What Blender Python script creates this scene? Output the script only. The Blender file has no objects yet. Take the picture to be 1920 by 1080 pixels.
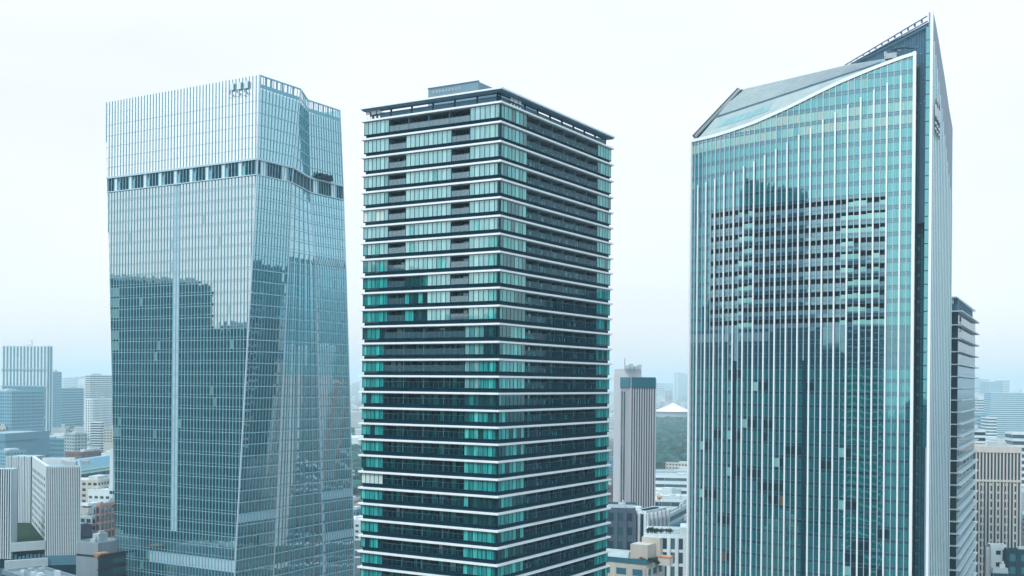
import bpy, math, random
from mathutils import Matrix, Vector
rnd = random.Random(7)
sc = bpy.context.scene
COL = sc.collection

# ------------------------------------------------------------------ camera, sky, sun, exposure
F = 2100.0            # focal length in photo pixels (1920 wide)
HC = 100.0            # camera height
ROLL = math.radians(0.5)
CR, SR = math.cos(ROLL), math.sin(ROLL)
cam_d = bpy.data.cameras.new("camera")
cam = bpy.data.objects.new("camera", cam_d)
COL.objects.link(cam)
sc.camera = cam
cam_d.sensor_width = 36.0
cam_d.lens = F / 1920 * 36.0
cam_d.shift_y = 178.0 / 1920
cam_d.clip_start = 1.0
cam_d.clip_end = 40000.0
right = Vector((CR, 0, SR)); up = Vector((-SR, 0, CR)); back = Vector((0, -1, 0))
M = Matrix((right, up, back)).transposed().to_4x4()
M.translation = Vector((0, 0, HC))
cam.matrix_world = M

SUN_EL, SUN_AZ = math.radians(48), math.radians(215)     # azimuth of the sun, clockwise from +Y
w = bpy.data.worlds.new("World")
sc.world = w
w.use_nodes = True
nt = w.node_tree
nt.nodes.clear()
wo = nt.nodes.new("ShaderNodeOutputWorld")
sky = nt.nodes.new("ShaderNodeTexSky")
sky.sky_type = 'NISHITA'
sky.sun_disc = False
sky.sun_elevation = SUN_EL
sky.sun_rotation = SUN_AZ
sky.air_density = 1.0; sky.dust_density = 3.0; sky.ozone_density = 2.0
bg1 = nt.nodes.new("ShaderNodeBackground"); bg1.inputs[1].default_value = 0.05
nt.links.new(sky.outputs[0], bg1.inputs[0])
tc = nt.nodes.new("ShaderNodeTexCoord")
sep = nt.nodes.new("ShaderNodeSeparateXYZ")
nt.links.new(tc.outputs["Generated"], sep.inputs[0])
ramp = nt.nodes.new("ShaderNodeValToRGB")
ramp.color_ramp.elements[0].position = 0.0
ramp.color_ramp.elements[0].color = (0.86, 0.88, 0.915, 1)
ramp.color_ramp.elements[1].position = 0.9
ramp.color_ramp.elements[1].color = (1.15, 1.78, 2.05, 1)  # unseen zenith tinted bright cyan to colour the ambient light
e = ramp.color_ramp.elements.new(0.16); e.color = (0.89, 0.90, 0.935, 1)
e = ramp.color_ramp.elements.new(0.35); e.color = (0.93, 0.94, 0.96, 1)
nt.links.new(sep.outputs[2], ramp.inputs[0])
nz = nt.nodes.new("ShaderNodeTexNoise"); nz.inputs["Scale"].default_value = 2.2; nz.inputs["Detail"].default_value = 4
mp = nt.nodes.new("ShaderNodeMapping"); mp.inputs["Scale"].default_value = (1, 1, 3.5)
nt.links.new(tc.outputs["Generated"], mp.inputs[0]); nt.links.new(mp.outputs[0], nz.inputs[0])
mr = nt.nodes.new("ShaderNodeMapRange"); mr.inputs[1].default_value = 0.3; mr.inputs[2].default_value = 0.7
mr.inputs[3].default_value = 0.92; mr.inputs[4].default_value = 1.06
nt.links.new(nz.outputs[0], mr.inputs[0])
vm = nt.nodes.new("ShaderNodeVectorMath"); vm.operation = 'SCALE'
nt.links.new(ramp.outputs[0], vm.inputs[0]); nt.links.new(mr.outputs[0], vm.inputs[3])
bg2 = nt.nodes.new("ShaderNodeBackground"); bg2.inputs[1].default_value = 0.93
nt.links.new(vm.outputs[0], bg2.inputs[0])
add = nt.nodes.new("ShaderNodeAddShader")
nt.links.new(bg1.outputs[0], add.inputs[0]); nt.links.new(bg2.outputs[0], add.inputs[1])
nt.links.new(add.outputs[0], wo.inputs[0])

sd = bpy.data.lights.new("sun", 'SUN'); sd.energy = 1.7; sd.angle = math.radians(12); sd.color = (1.0, 0.99, 0.97)
sun = bpy.data.objects.new("sun", sd); COL.objects.link(sun)
sv = Vector((math.sin(SUN_AZ) * math.cos(SUN_EL), math.cos(SUN_AZ) * math.cos(SUN_EL), math.sin(SUN_EL)))
sun.rotation_euler = sv.to_track_quat('Z', 'Y').to_euler()
sun.location = (0, -50, 400)

sc.view_settings.view_transform = 'Standard'
sc.view_settings.look = 'None'
sc.view_settings.exposure = 0.06
sc.view_settings.gamma = 1.0
sc.view_settings.use_curve_mapping = False
sc.cycles.max_bounces = 8
sc.cycles.glossy_bounces = 3
sc.cycles.diffuse_bounces = 2
sc.cycles.transparent_max_bounces = 8
sc.cycles.transmission_bounces = 2
sc.cycles.volume_bounces = 3
sc.cycles.caustics_reflective = False

# ------------------------------------------------------------------ projection helpers (photo pixel -> world)
def XZ(px, py):
    u, v = px - 960.0, 718.0 - py
    return u * CR - v * SR, u * SR + v * CR
def P(px, py, Y):
    x, z = XZ(px, py)
    return Vector((x * Y / F, Y, HC + z * Y / F))
def run_to(p, d, px, z):
    """distance along the horizontal direction d from p at which image column px is met at height z"""
    u = px - 960.0
    k = (z - HC) * SR
    return (u * p[1] / F - p[0] * CR - k) / (d[0] * CR - u * d[1] / F)
def dA(phi): a = math.radians(phi); return Vector((-math.cos(a), math.sin(a), 0))
def dB(phi): a = math.radians(phi); return Vector((math.sin(a), math.cos(a), 0))
def V2(p): return Vector((p[0], p[1], 0))
def z_of(px, py, Y): return P(px, py, Y).z

# ------------------------------------------------------------------ materials
MATS = {}
def nodes_of(m):
    m.use_nodes = True
    n = m.node_tree; n.nodes.clear()
    return n, n.nodes.new("ShaderNodeOutputMaterial")
def fresnel(n, ior):
    fr = n.nodes.new("ShaderNodeFresnel"); gg = n.nodes.new("ShaderNodeNewGeometry")
    mm = n.nodes.new("ShaderNodeMath"); mm.operation = 'MULTIPLY_ADD'; mm.inputs[1].default_value = -2.0; mm.inputs[2].default_value = 1.0
    n.links.new(gg.outputs["Backfacing"], mm.inputs[0])
    pw = n.nodes.new("ShaderNodeMath"); pw.operation = 'POWER'; pw.inputs[0].default_value = ior
    n.links.new(mm.outputs[0], pw.inputs[1]); n.links.new(pw.outputs[0], fr.inputs[0])
    return fr
def solid(name, col, rough=0.6, metal=0.0, var=0.12, scale=0.4, bump=0.0, streak=False):
    if name in MATS: return MATS[name]
    m = bpy.data.materials.new(name); n, out = nodes_of(m)
    b = n.nodes.new("ShaderNodeBsdfPrincipled")
    b.inputs["Specular IOR Level"].default_value = 0.06 if max(col) < .07 else 0.2 if max(col) < .25 else .4
    b.inputs["Roughness"].default_value = rough; b.inputs["Metallic"].default_value = metal
    t = n.nodes.new("ShaderNodeTexCoord")
    no = n.nodes.new("ShaderNodeTexNoise"); no.inputs["Scale"].default_value = scale; no.inputs["Detail"].default_value = 5
    if streak:
        mpp = n.nodes.new("ShaderNodeMapping"); mpp.inputs["Scale"].default_value = (1, 1, 0.12)
        n.links.new(t.outputs["Object"], mpp.inputs[0]); n.links.new(mpp.outputs[0], no.inputs[0])
    else:
        n.links.new(t.outputs["Object"], no.inputs[0])
    g = n.nodes.new("ShaderNodeNewGeometry")
    ad = n.nodes.new("ShaderNodeMath"); ad.operation = 'MULTIPLY_ADD'; ad.inputs[1].default_value = 0.35; ad.inputs[2].default_value = -0.17
    n.links.new(g.outputs["Random Per Island"], ad.inputs[0])
    a2 = n.nodes.new("ShaderNodeMath"); a2.operation = 'ADD'
    n.links.new(no.outputs[0], a2.inputs[0]); n.links.new(ad.outputs[0], a2.inputs[1])
    r = n.nodes.new("ShaderNodeValToRGB")
    r.color_ramp.elements[0].position = 0.2; r.color_ramp.elements[1].position = 0.8
    r.color_ramp.elements[0].color = tuple(max(0, c * (1 - var)) for c in col) + (1,)
    r.color_ramp.elements[1].color = tuple(min(1, c * (1 + var)) for c in col) + (1,)
    n.links.new(a2.outputs[0], r.inputs[0]); n.links.new(r.outputs[0], b.inputs["Base Color"])
    if bump:
        bu = n.nodes.new("ShaderNodeBump"); bu.inputs["Strength"].default_value = bump
        n.links.new(no.outputs[0], bu.inputs["Height"]); n.links.new(bu.outputs[0], b.inputs["Normal"])
    n.links.new(b.outputs[0], out.inputs[0])
    MATS[name] = m
    return m
def glass(name, cols, tint, ior=3.0, rough=0.03, tilt=0.012, nscale=0.25, folds=0.0):
    """opaque coated facade glass: interior colour seen through it + fresnel mirror; each pane leans a little its own way"""
    if name in MATS: return MATS[name]
    m = bpy.data.materials.new(name); n, out = nodes_of(m)
    g = n.nodes.new("ShaderNodeNewGeometry")
    wn = n.nodes.new("ShaderNodeTexWhiteNoise"); wn.noise_dimensions = '1D'
    n.links.new(g.outputs["Random Per Island"], wn.inputs["W"])
    s1 = n.nodes.new("ShaderNodeVectorMath"); s1.operation = 'SUBTRACT'; s1.inputs[1].default_value = (0.5, 0.5, 0.5)
    n.links.new(wn.outputs["Color"], s1.inputs[0])
    t = n.nodes.new("ShaderNodeTexCoord")
    no = n.nodes.new("ShaderNodeTexNoise"); no.inputs["Scale"].default_value = nscale; no.inputs["Detail"].default_value = 2
    n.links.new(t.outputs["Object"], no.inputs[0])
    s2 = n.nodes.new("ShaderNodeVectorMath"); s2.operation = 'SUBTRACT'; s2.inputs[1].default_value = (0.5, 0.5, 0.5)
    n.links.new(no.outputs["Color"], s2.inputs[0])
    sm = n.nodes.new("ShaderNodeVectorMath"); sm.operation = 'MULTIPLY_ADD'; sm.inputs[1].default_value = (1.3, 1.3, 1.3)
    n.links.new(s2.outputs[0], sm.inputs[0]); n.links.new(s1.outputs[0], sm.inputs[2])
    sc_ = n.nodes.new("ShaderNodeVectorMath"); sc_.operation = 'SCALE'; sc_.inputs[3].default_value = tilt
    n.links.new(sm.outputs[0], sc_.inputs[0])
    ad = n.nodes.new("ShaderNodeVectorMath"); ad.operation = 'ADD'
    n.links.new(g.outputs["Normal"], ad.inputs[0]); n.links.new(sc_.outputs[0], ad.inputs[1])
    nm = n.nodes.new("ShaderNodeVectorMath"); nm.operation = 'NORMALIZE'
    n.links.new(ad.outputs[0], nm.inputs[0])
    r = n.nodes.new("ShaderNodeValToRGB"); r.color_ramp.interpolation = 'LINEAR'
    el = r.color_ramp.elements
    el[0].position = 0; el[0].color = tuple(cols[0]) + (1,)
    el[1].position = 1; el[1].color = tuple(cols[-1]) + (1,)
    for i, c in enumerate(cols[1:-1]):
        q = el.new((i + 1) / (len(cols) - 1)); q.color = tuple(c) + (1,)
    n.links.new(g.outputs["Random Per Island"], r.inputs[0])
    b = n.nodes.new("ShaderNodeBsdfDiffuse"); n.links.new(r.outputs[0], b.inputs[0])
    if folds:      # hanging folds of the curtain behind the pane, and rooms of different depth
        mpp = n.nodes.new("ShaderNodeMapping"); mpp.inputs["Scale"].default_value = (2.6, 2.6, 0.25)
        fn = n.nodes.new("ShaderNodeTexNoise"); fn.inputs["Scale"].default_value = 1.0; fn.inputs["Detail"].default_value = 3
        n.links.new(t.outputs["Object"], mpp.inputs[0]); n.links.new(mpp.outputs[0], fn.inputs[0])
        fm = n.nodes.new("ShaderNodeMapRange"); fm.inputs[1].default_value = .3; fm.inputs[2].default_value = .7
        fm.inputs[3].default_value = 1 - folds * .6; fm.inputs[4].default_value = 1 + folds * .35
        n.links.new(fn.outputs[0], fm.inputs[0])
        fs_ = n.nodes.new("ShaderNodeVectorMath"); fs_.operation = 'SCALE'
        n.links.new(r.outputs[0], fs_.inputs[0]); n.links.new(fm.outputs[0], fs_.inputs[3]); n.links.new(fs_.outputs[0], b.inputs[0])
    gl = n.nodes.new("ShaderNodeBsdfAnisotropic") if False else n.nodes.new("ShaderNodeBsdfGlossy")
    gl.inputs["Color"].default_value = tuple(tint) + (1,); gl.inputs["Roughness"].default_value = rough
    n.links.new(nm.outputs[0], gl.inputs["Normal"])
    fr = fresnel(n, ior)
    mx = n.nodes.new("ShaderNodeMixShader")
    n.links.new(fr.outputs[0], mx.inputs[0]); n.links.new(b.outputs[0], mx.inputs[1]); n.links.new(gl.outputs[0], mx.inputs[2])
    n.links.new(mx.outputs[0], out.inputs[0])
    MATS[name] = m
    return m
def clear_glass(name, tint, amount=0.6, ior=1.6, body=(0.10, 0.20, 0.24)):
    if name in MATS: return MATS[name]
    m = bpy.data.materials.new(name); n, out = nodes_of(m)
    tr = n.nodes.new("ShaderNodeBsdfTransparent"); tr.inputs[0].default_value = tuple(tint) + (1,)
    b = n.nodes.new("ShaderNodeBsdfDiffuse"); b.inputs[0].default_value = tuple(body) + (1,)
    m1 = n.nodes.new("ShaderNodeMixShader"); m1.inputs[0].default_value = amount
    n.links.new(b.outputs[0], m1.inputs[1]); n.links.new(tr.outputs[0], m1.inputs[2])
    gl = n.nodes.new("ShaderNodeBsdfGlossy"); gl.inputs["Roughness"].default_value = 0.03
    gl.inputs[0].default_value = (0.8, 0.92, 0.95, 1)
    fr = fresnel(n, ior)
    m2 = n.nodes.new("ShaderNodeMixShader")
    n.links.new(fr.outputs[0], m2.inputs[0]); n.links.new(m1.outputs[0], m2.inputs[1]); n.links.new(gl.outputs[0], m2.inputs[2])
    n.links.new(m2.outputs[0], out.inputs[0])
    MATS[name] = m
    return m

WHITE = solid("white_panel", (0.82, 0.86, 0.87), 0.45, var=0.05, streak=True)
WHITE_ROOF = solid("pale_roof_membrane", (0.36, 0.41, 0.42), 0.7, var=0.08)
NAVY = solid("dark_blue_metal", (0.003, 0.034, 0.056), 0.45, var=0.2)
SLATE = solid("slate_metal", (0.075, 0.17, 0.24), 0.5, var=0.15)
DARK = solid("dark_recess", (0.004, 0.014, 0.022), 0.6)
GREYC = solid("grey_concrete", (0.33, 0.40, 0.44), 0.8, var=0.12, streak=True)
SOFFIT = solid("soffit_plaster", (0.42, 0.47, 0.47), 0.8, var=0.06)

# ------------------------------------------------------------------ mesh helpers
class Fr:
    """a vertical facade frame: origin p, direction u along it, n outwards"""
    def __init__(s, p, d, n): s.p = V2(p); s.u = V2(d).normalized(); s.n = V2(n).normalized()
    def at(s, u, d, z): q = s.p + s.u * u + s.n * d; return (q.x, q.y, z)
def frame(p, q, inside):
    d = V2(q) - V2(p); n = Vector((d.y, -d.x, 0))
    if n.dot(V2(inside) - V2(p)) > 0: n = -n
    f = Fr(p, d, n); f.len = d.length
    return f
class MB:
    def __init__(s): s.v = []; s.f = []; s.m = []
    def poly(s, pts, mi=0):
        k = len(s.v); s.v += [tuple(p) for p in pts]; s.f.append(tuple(range(k, k + len(pts)))); s.m.append(mi)
    def hexa(s, b, t, mi=0):
        k = len(s.v); s.v += [tuple(p) for p in b] + [tuple(p) for p in t]
        for q in ((3, 2, 1, 0), (4, 5, 6, 7), (0, 1, 5, 4), (1, 2, 6, 5), (2, 3, 7, 6), (3, 0, 4, 7)):
            s.f.append(tuple(k + i for i in q)); s.m.append(mi)
    def box(s, fr, u0, u1, d0, d1, z0, z1, mi=0):
        b = [fr.at(u0, d0, z0), fr.at(u1, d0, z0), fr.at(u1, d1, z0), fr.at(u0, d1, z0)]
        t = [fr.at(u0, d0, z1), fr.at(u1, d0, z1), fr.at(u1, d1, z1), fr.at(u0, d1, z1)]
        s.hexa(b, t, mi)
    def pane(s, fr, u0, u1, d, z0, z1, mi=0):
        s.poly([fr.at(u0, d, z0), fr.at(u1, d, z0), fr.at(u1, d, z1), fr.at(u0, d, z1)], mi)
    def prism(s, pts, z0, z1, mi=0):
        k = len(s.v); n = len(pts)
        s.v += [(p[0], p[1], z0) for p in pts] + [(p[0], p[1], z1) for p in pts]
        s.f.append(tuple(reversed(range(k, k + n)))); s.m.append(mi)
        s.f.append(tuple(range(k + n, k + 2 * n))); s.m.append(mi)
        for i in range(n):
            j = (i + 1) % n
            s.f.append((k + i, k + j, k + n + j, k + n + i)); s.m.append(mi)
    def bar(s, a, b, r, mi=0):
        a, b = Vector(a), Vector(b); d = (b - a).normalized()
        x = d.cross(Vector((0, 0, 1)))
        if x.length < 1e-3: x = Vector((1, 0, 0))
        x.normalize(); y = d.cross(x)
        q = [(-1, -1), (1, -1), (1, 1), (-1, 1)]
        s.hexa([a + x * i * r + y * j * r for i, j in q], [b + x * i * r + y * j * r for i, j in q], mi)
    def build(s, name, mats, parent=None):
        if not isinstance(mats, (list, tuple)): mats = [mats]
        if not s.f: return None
        me = bpy.data.meshes.new(name)
        o = bpy.data.objects.new(name, me)
        off = Vector(s.v[0]) if parent is None else Vector((0, 0, 0))
        me.from_pydata([(v[0], v[1], v[2]) for v in s.v], [], s.f)
        for m in mats: me.materials.append(m)
        if len(mats) > 1: me.polygons.foreach_set("material_index", s.m)
        COL.objects.link(o)
        if parent is not None:
            o.parent = parent
            w_ = Matrix.Identity(4); q = parent
            while q is not None: w_ = Matrix.Translation(q.location) @ w_; q = q.parent
            tr = w_.translation
            me.transform(Matrix.Translation(-tr))
        return o
def thing(name, label, cat, loc, group=None):
    o = bpy.data.objects.new(name, None); COL.objects.link(o)
    o.location = loc; o["label"] = label; o["category"] = cat
    o.empty_display_size = 2
    if group: o["group"] = group
    return o
def tag(o, label=None, cat=None, group=None, kind=None):
    if label: o["label"] = label
    if cat: o["category"] = cat
    if group: o["group"] = group
    if kind: o["kind"] = kind
    return o
def frange(n): return range(int(n))

# ================================================================== THE GROUND
gm = solid("city_ground", (0.055, 0.075, 0.08), 0.9, var=0.45, scale=0.02)
g = MB(); g.poly([(-14000, -3000, 0), (14000, -3000, 0), (14000, 16000, 0), (-14000, 16000, 0)])
tag(g.build("ground", gm), kind="structure")
ROADM = solid("asphalt", (0.05, 0.055, 0.06), 0.85, var=0.15)
def road(p, q, wd, zz):
    p, q = Vector(p), Vector(q); d = (q - p).normalized(); n = Vector((d.y, -d.x, 0))
    b = MB(); L = (q - p).length
    b.poly([p - n * wd / 2 + Vector((0, 0, zz)), q - n * wd / 2 + Vector((0, 0, zz)), q + n * wd / 2 + Vector((0, 0, zz)), p + n * wd / 2 + Vector((0, 0, zz))], 0)
    k = 0.0
    while k < min(L, 700):
        a = p + d * k; c = p + d * (k + 6)
        for off in (-wd / 4, 0, wd / 4):
            b.poly([a + n * (off - .12) + Vector((0, 0, zz + .03)), c + n * (off - .12) + Vector((0, 0, zz + .03)), c + n * (off + .12) + Vector((0, 0, zz + .03)), a + n * (off + .12) + Vector((0, 0, zz + .03))], 1)
        k += 14
    for sd_ in (-1, 1):   # kerb and pavement
        a0 = n * sd_ * wd / 2; a1 = n * sd_ * (wd / 2 + 4)
        b.hexa([p + a0, q + a0, q + a1, p + a1], [p + a0 + Vector((0, 0, .14)), q + a0 + Vector((0, 0, .14)), q + a1 + Vector((0, 0, .14)), p + a1 + Vector((0, 0, .14))], 2)
    tag(b.build("road", [ROADM, WHITE, GREYC]), kind="structure")
road((-700, 690, 0), (700, 600, 0), 22, 0.02)
road((-330, 560, 0), (-560, 2400, 0), 20, 0.03)
road((215, 560, 0), (300, 2400, 0), 20, 0.04)
road((60, 40, 0), (60, 560, 0), 18, 0.05)

# ================================================================== MIDDLE TOWER (dark glass, balconies, white slab edges)
PHI = 31.0
A, B = dA(PHI), dB(PHI)
def middle_tower():
    C = V2(P(940, 188, 200))
    z_top = z_of(940, 188, 200)
    wl = run_to(C, A, 676.9, z_of(677, 225, 216)) ; wr = run_to(C, B, 1151.6, z_top)
    L, R = C + A * wl, C + B * wr
    K = L + B * wr
    cen = (C + K) / 2
    t = thing("apartment_tower", "dark green glass apartment tower in the middle with white bands at every floor", "tower", (C.x, C.y, 0))
    s = 0.5      # slab overhang beyond the glass
    FL = frame(C + B * s + A * s, L + B * s - A * s, cen)        # glass plane, u runs from the corner to the left
    FR = frame(C + A * s + B * s, R + A * s - B * s, cen)
    def uL(px, z=130): return run_to(FL.p, FL.u, px, z)
    def uR(px, z=130): return run_to(FR.p, FR.u, px, z)
    ys = [188.2, 225.5, 262.3, 298.9, 333.4, 367.6, 402, 436, 469.6, 504.3, 537.2, 571, 605, 639, 672, 704.5, 736.5, 768.9, 800.6, 832.6, 865.2, 898.4, 931, 963, 995.5, 1028, 1060, 1092]
    zs = [z_of(938, y, 200) for y in ys]
    while zs[-1] > 4.5: zs.append(zs[-1] - 3.1)
    # core
    ins = 2.6
    Ci, Li, Ri, Ki = C + (A + B) * ins, L + (B - A) * ins, R + (A - B) * ins, K - (A + B) * ins
    FLi = frame(Ci, Li, cen); FRi = frame(Ci, Ri, cen)
    b = MB(); b.prism([Ci, Ri, Ki, Li], 0, zs[0] - 0.3)
    b.build("core_wall", solid("core_wall_dark", (0.004, 0.022, 0.034), 0.5), t)
    # interior materials
    gl_sky = glass("apartment_sky_pale_curtain_glass", [(0.12, 0.38, 0.38), (0.26, 0.54, 0.52), (0.06, 0.28, 0.31), (0.30, 0.58, 0.55)], (0.68, 0.93, 0.95), ior=3.4, tilt=0.006, folds=.5)  # pale curtains, with sky reflection put into the same colour
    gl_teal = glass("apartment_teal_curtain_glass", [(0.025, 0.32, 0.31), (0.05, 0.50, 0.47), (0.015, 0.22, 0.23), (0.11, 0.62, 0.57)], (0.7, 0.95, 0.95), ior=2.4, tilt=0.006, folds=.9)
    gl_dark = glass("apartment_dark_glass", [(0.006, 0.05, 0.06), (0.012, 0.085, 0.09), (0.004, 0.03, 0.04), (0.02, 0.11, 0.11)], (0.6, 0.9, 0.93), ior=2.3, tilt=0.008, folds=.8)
    gl_white = glass("apartment_white_blind_glass", [(0.45, 0.62, 0.6), (0.6, 0.75, 0.72)], (0.8, 0.95, 0.95), ior=1.8)
    GM = [gl_sky, gl_teal, gl_dark, gl_white, NAVY]
    rail = clear_glass("balcony_glass", (0.62, 0.78, 0.80), 0.62, ior=2.3)
    rail2 = clear_glass("side_balcony_glass", (0.50, 0.85, 0.88), 0.9, ior=1.25, body=(0.01, 0.08, 0.10))
    lampm = solid("warm_lamp_shade", (0.9, 0.75, 0.55), 0.5)
    def panes(slab, fr, u0, u1, z0, z1, w0, pick, flat=None):
        mb = MB(); n = max(1, round(abs(u1 - u0) / w0))
        st = (u1 - u0) / n
        for i in range(n):
            a, c = u0 + st * i, u0 + st * (i + 1)
            mb.pane(fr, a + 0.06, c - 0.06, 0.0, z0, z1, pick(i, n))
        # mullions
        for i in range(n + 1):
            a = u0 + st * i
            mb.box(fr, a - 0.06, a + 0.06, -0.12, 0.03, z0, z1, 4)
        mb.box(fr, u0, u1, -0.5, -0.1, z0, z1, 4)
        mb.build("window_band", GM, slab)
    ulens = [(0.0, uL(880)), (uL(880), uL(845.5)), (uL(845.5), uL(760.5)), (uL(760.5), uL(728)), (uL(728), FL.len)]
    r0, r1 = uR(984, 100), uR(1117, 100)
    for k in range(len(zs) - 1):
        zt, zb = zs[k], zs[k + 1]
        h = zt - zb
        # slab edge : ring proud of the glass
        sl = MB(); sl.prism([C, R, K, L], zt - 0.34, zt)
        slab = sl.build("floor_slab", WHITE, t)
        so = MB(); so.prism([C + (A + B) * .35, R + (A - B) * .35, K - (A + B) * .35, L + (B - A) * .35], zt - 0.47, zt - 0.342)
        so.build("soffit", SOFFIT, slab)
        z0, z1 = zb + 0.78, zt - 0.47
        sp = MB()
        sp.prism([C + (A + B) * (s + .22), R + (A - B) * (s + .22), K - (A + B) * (s + .22), L + (B - A) * (s + .22)], zb + 0.002, zb + 0.60)
        sp.box(FL, -0.25, FL.len + .1, -0.3, 0.06, zb + 0.62, zb + 0.77)
        sp.box(FR, 0.1, FR.len + .1, -0.3, 0.06, zb + 0.62, zb + 0.77)
        sp.build("spandrel", NAVY, slab)
        high = k < 12
        # whole flats have their curtains drawn or open together
        p_curt = rnd.random()
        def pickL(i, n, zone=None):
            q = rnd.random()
            if k < 7: return 0 if q < .95 else 1  # upper floors take the panes with mirrored sky in their colour
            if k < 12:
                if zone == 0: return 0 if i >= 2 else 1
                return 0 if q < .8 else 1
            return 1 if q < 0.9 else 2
        def pick_bot(kind):
            def f(i, n):
                q = rnd.random()
                if kind == 'c': return 1 if q < .93 else 2
                if kind == 'd': return 2 if q < .9 else 1
                if kind == 'w': return 3
                return 1 if q < .5 else 2
            return f
        # left facade
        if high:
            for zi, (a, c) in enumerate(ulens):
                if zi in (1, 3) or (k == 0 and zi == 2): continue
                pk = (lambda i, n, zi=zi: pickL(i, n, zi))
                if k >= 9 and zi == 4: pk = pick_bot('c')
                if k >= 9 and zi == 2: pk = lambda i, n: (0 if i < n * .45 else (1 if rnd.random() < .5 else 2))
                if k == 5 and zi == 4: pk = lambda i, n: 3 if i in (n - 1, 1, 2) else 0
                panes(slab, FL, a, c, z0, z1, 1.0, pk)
        else:
            kl = rnd.choice('cccmc'); kr = rnd.choice('ccmcdc')
            if k == 21: kl = 'w'
            if k == 23: kr = 'd'
            ua, uc = uL(874), uL(722)
            ub = 0.0
            if k in (12, 13, 14, 15):
                pkr = lambda i, n: (0 if i > 2 else 2) if k < 14 else (0 if i > n * .5 else 1)
            else: pkr = pick_bot(kr)
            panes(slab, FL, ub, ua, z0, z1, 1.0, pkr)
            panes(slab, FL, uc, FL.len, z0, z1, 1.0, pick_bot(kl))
        # right facade glass ends
        kk = rnd.choice('cmmdc')
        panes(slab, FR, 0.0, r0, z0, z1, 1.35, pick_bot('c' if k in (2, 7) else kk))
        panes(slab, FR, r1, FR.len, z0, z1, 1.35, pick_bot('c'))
        # balconies: back wall panes, dividers, rails
        def slivers(bw):   # things people keep on the balconies read as pale slivers behind the glass
            for i in range(13):
                if rnd.random() < .2: continue
                x = rnd.uniform(r0 + .5, r1 - .5); hgt = rnd.uniform(.45, .95); lean = rnd.uniform(-.3, .3); wd_ = rnd.uniform(.1, .24)
                bw.hexa([FR.at(x, -.5, zb + .72), FR.at(x + wd_, -.5, zb + .72), FR.at(x + wd_, -.62, zb + .72), FR.at(x, -.62, zb + .72)],
                        [FR.at(x + lean, -.5, zb + .9 + hgt), FR.at(x + wd_ * .6 + lean, -.5, zb + .9 + hgt), FR.at(x + wd_ * .6 + lean, -.62, zb + .9 + hgt), FR.at(x + lean, -.62, zb + .9 + hgt)], 6)
        BM = GM + [SLATE, solid("pale_balcony_blind", (0.75, 0.85, 0.86), 0.6)]
        def recess(fr, fri, a, c, light, off):
            bw = MB()
            # back wall panes (on the core)
            n = max(2, round((c - a) / 1.45)); st = (c - a) / n
            for i in range(n):
                x0 = a + st * i - off; x1 = x0 + st
                q = rnd.random()
                mi = (1 if q < .42 else 2) if light else (1 if q < .16 else 2)
                if q > 0.965: mi = 3
                wd = rnd.uniform(.25, .5) if mi in (1, 3) else .46
                xm = (x0 + x1) / 2
                bw.pane(fri, xm - st * wd, xm + st * wd, 0.03, zb + 0.4, z1 - .06, mi)
                bw.box(fri, x0 - .05, x0 + .05, 0, .12, zb + .4, z1 - .06, 4)
            nd = max(1, round((c - a) / 4.7))
            for i in range(nd + 1):
                x = a + (c - a) * i / nd
                bw.box(fr, x - .07, x + .07, -1.7, -0.02, zb + .71, z1, 5)
            if fr is FR: slivers(bw)
            bw.build("balcony_wall", BM, slab)
        def rails(fr, a, c, hh, mat_, zz0=None):
            rl = MB(); n = max(1, round((c - a) / 1.15)); st = (c - a) / n
            for i in range(n):
                rl.box(fr, a + st * i + .02, a + st * (i + 1) - .02, -0.06, -0.03, zb + .8, zb + .9 + hh, 0)
            rl.box(fr, a, c, -0.09, 0.0, zb + .9 + hh + .003, zb + .96 + hh, 1)
            for i in range(n + 1):
                rl.box(fr, a + st * i - .018, a + st * i + .018, -0.07, -0.015, zb + .78, zb + .9 + hh, 1)
            rl.build("railing", [mat_, SLATE], slab)
        if high:
            segs = [ulens[1], ulens[3]]
            if k == 0: segs = [(ulens[1][0], ulens[3][1])]
            for a, c in segs:
                recess(FL, FLi, a, c, False, ins - s); rails(FL, a, c, 0.92, rail)
        else:
            recess(FL, FLi, uL(874), uL(722), True, ins - s); rails(FL, uL(874), uL(722), 0.92, rail if k < 15 else rail2)
        recess(FR, FRi, r0, r1, False, ins - s); rails(FR, r0, r1, 0.95, rail2)
    # roof terrace: slate parapet, posts, floating thin white roof
    ztp = zs[0]
    pa = MB(); i2 = 1.5
    q = [C + (A + B) * i2, R + (A - B) * i2, K - (A + B) * i2, L + (B - A) * i2]
    pa.prism(q, ztp + 0.002, ztp + 1.35); pa.build("parapet", SLATE, t)
    lw = MB(); i3 = 1.2
    fL2 = frame(C + (A + B) * i3, L + (B - A) * i3, cen); fR2 = frame(C + (A + B) * i3, R + (A - B) * i3, cen)
    zr = z_of(940, 166, 200)
    for fr in (fL2, fR2):
        po = MB(); n = int(fr.len / 4.4)
        for i in range(n + 1):
            u = fr.len * i / n
            po.box(fr, u - .12, u + .12, -.5, -.2, ztp + .004, zr - .01)
        po.box(fr, 0, fr.len, -.38, -.26, ztp + 1.75, ztp + 1.87)
        po.build("terrace_posts", NAVY, t)
    rf = MB()
    ex = 0.15
    o4 = [C - (A + B) * ex, R - (A - B) * ex, K + (A + B) * ex, L - (B - A) * ex]
    in4 = [C + (A + B) * 2, R + (A - B) * 2, K - (A + B) * 2, L + (B - A) * 2]
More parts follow.
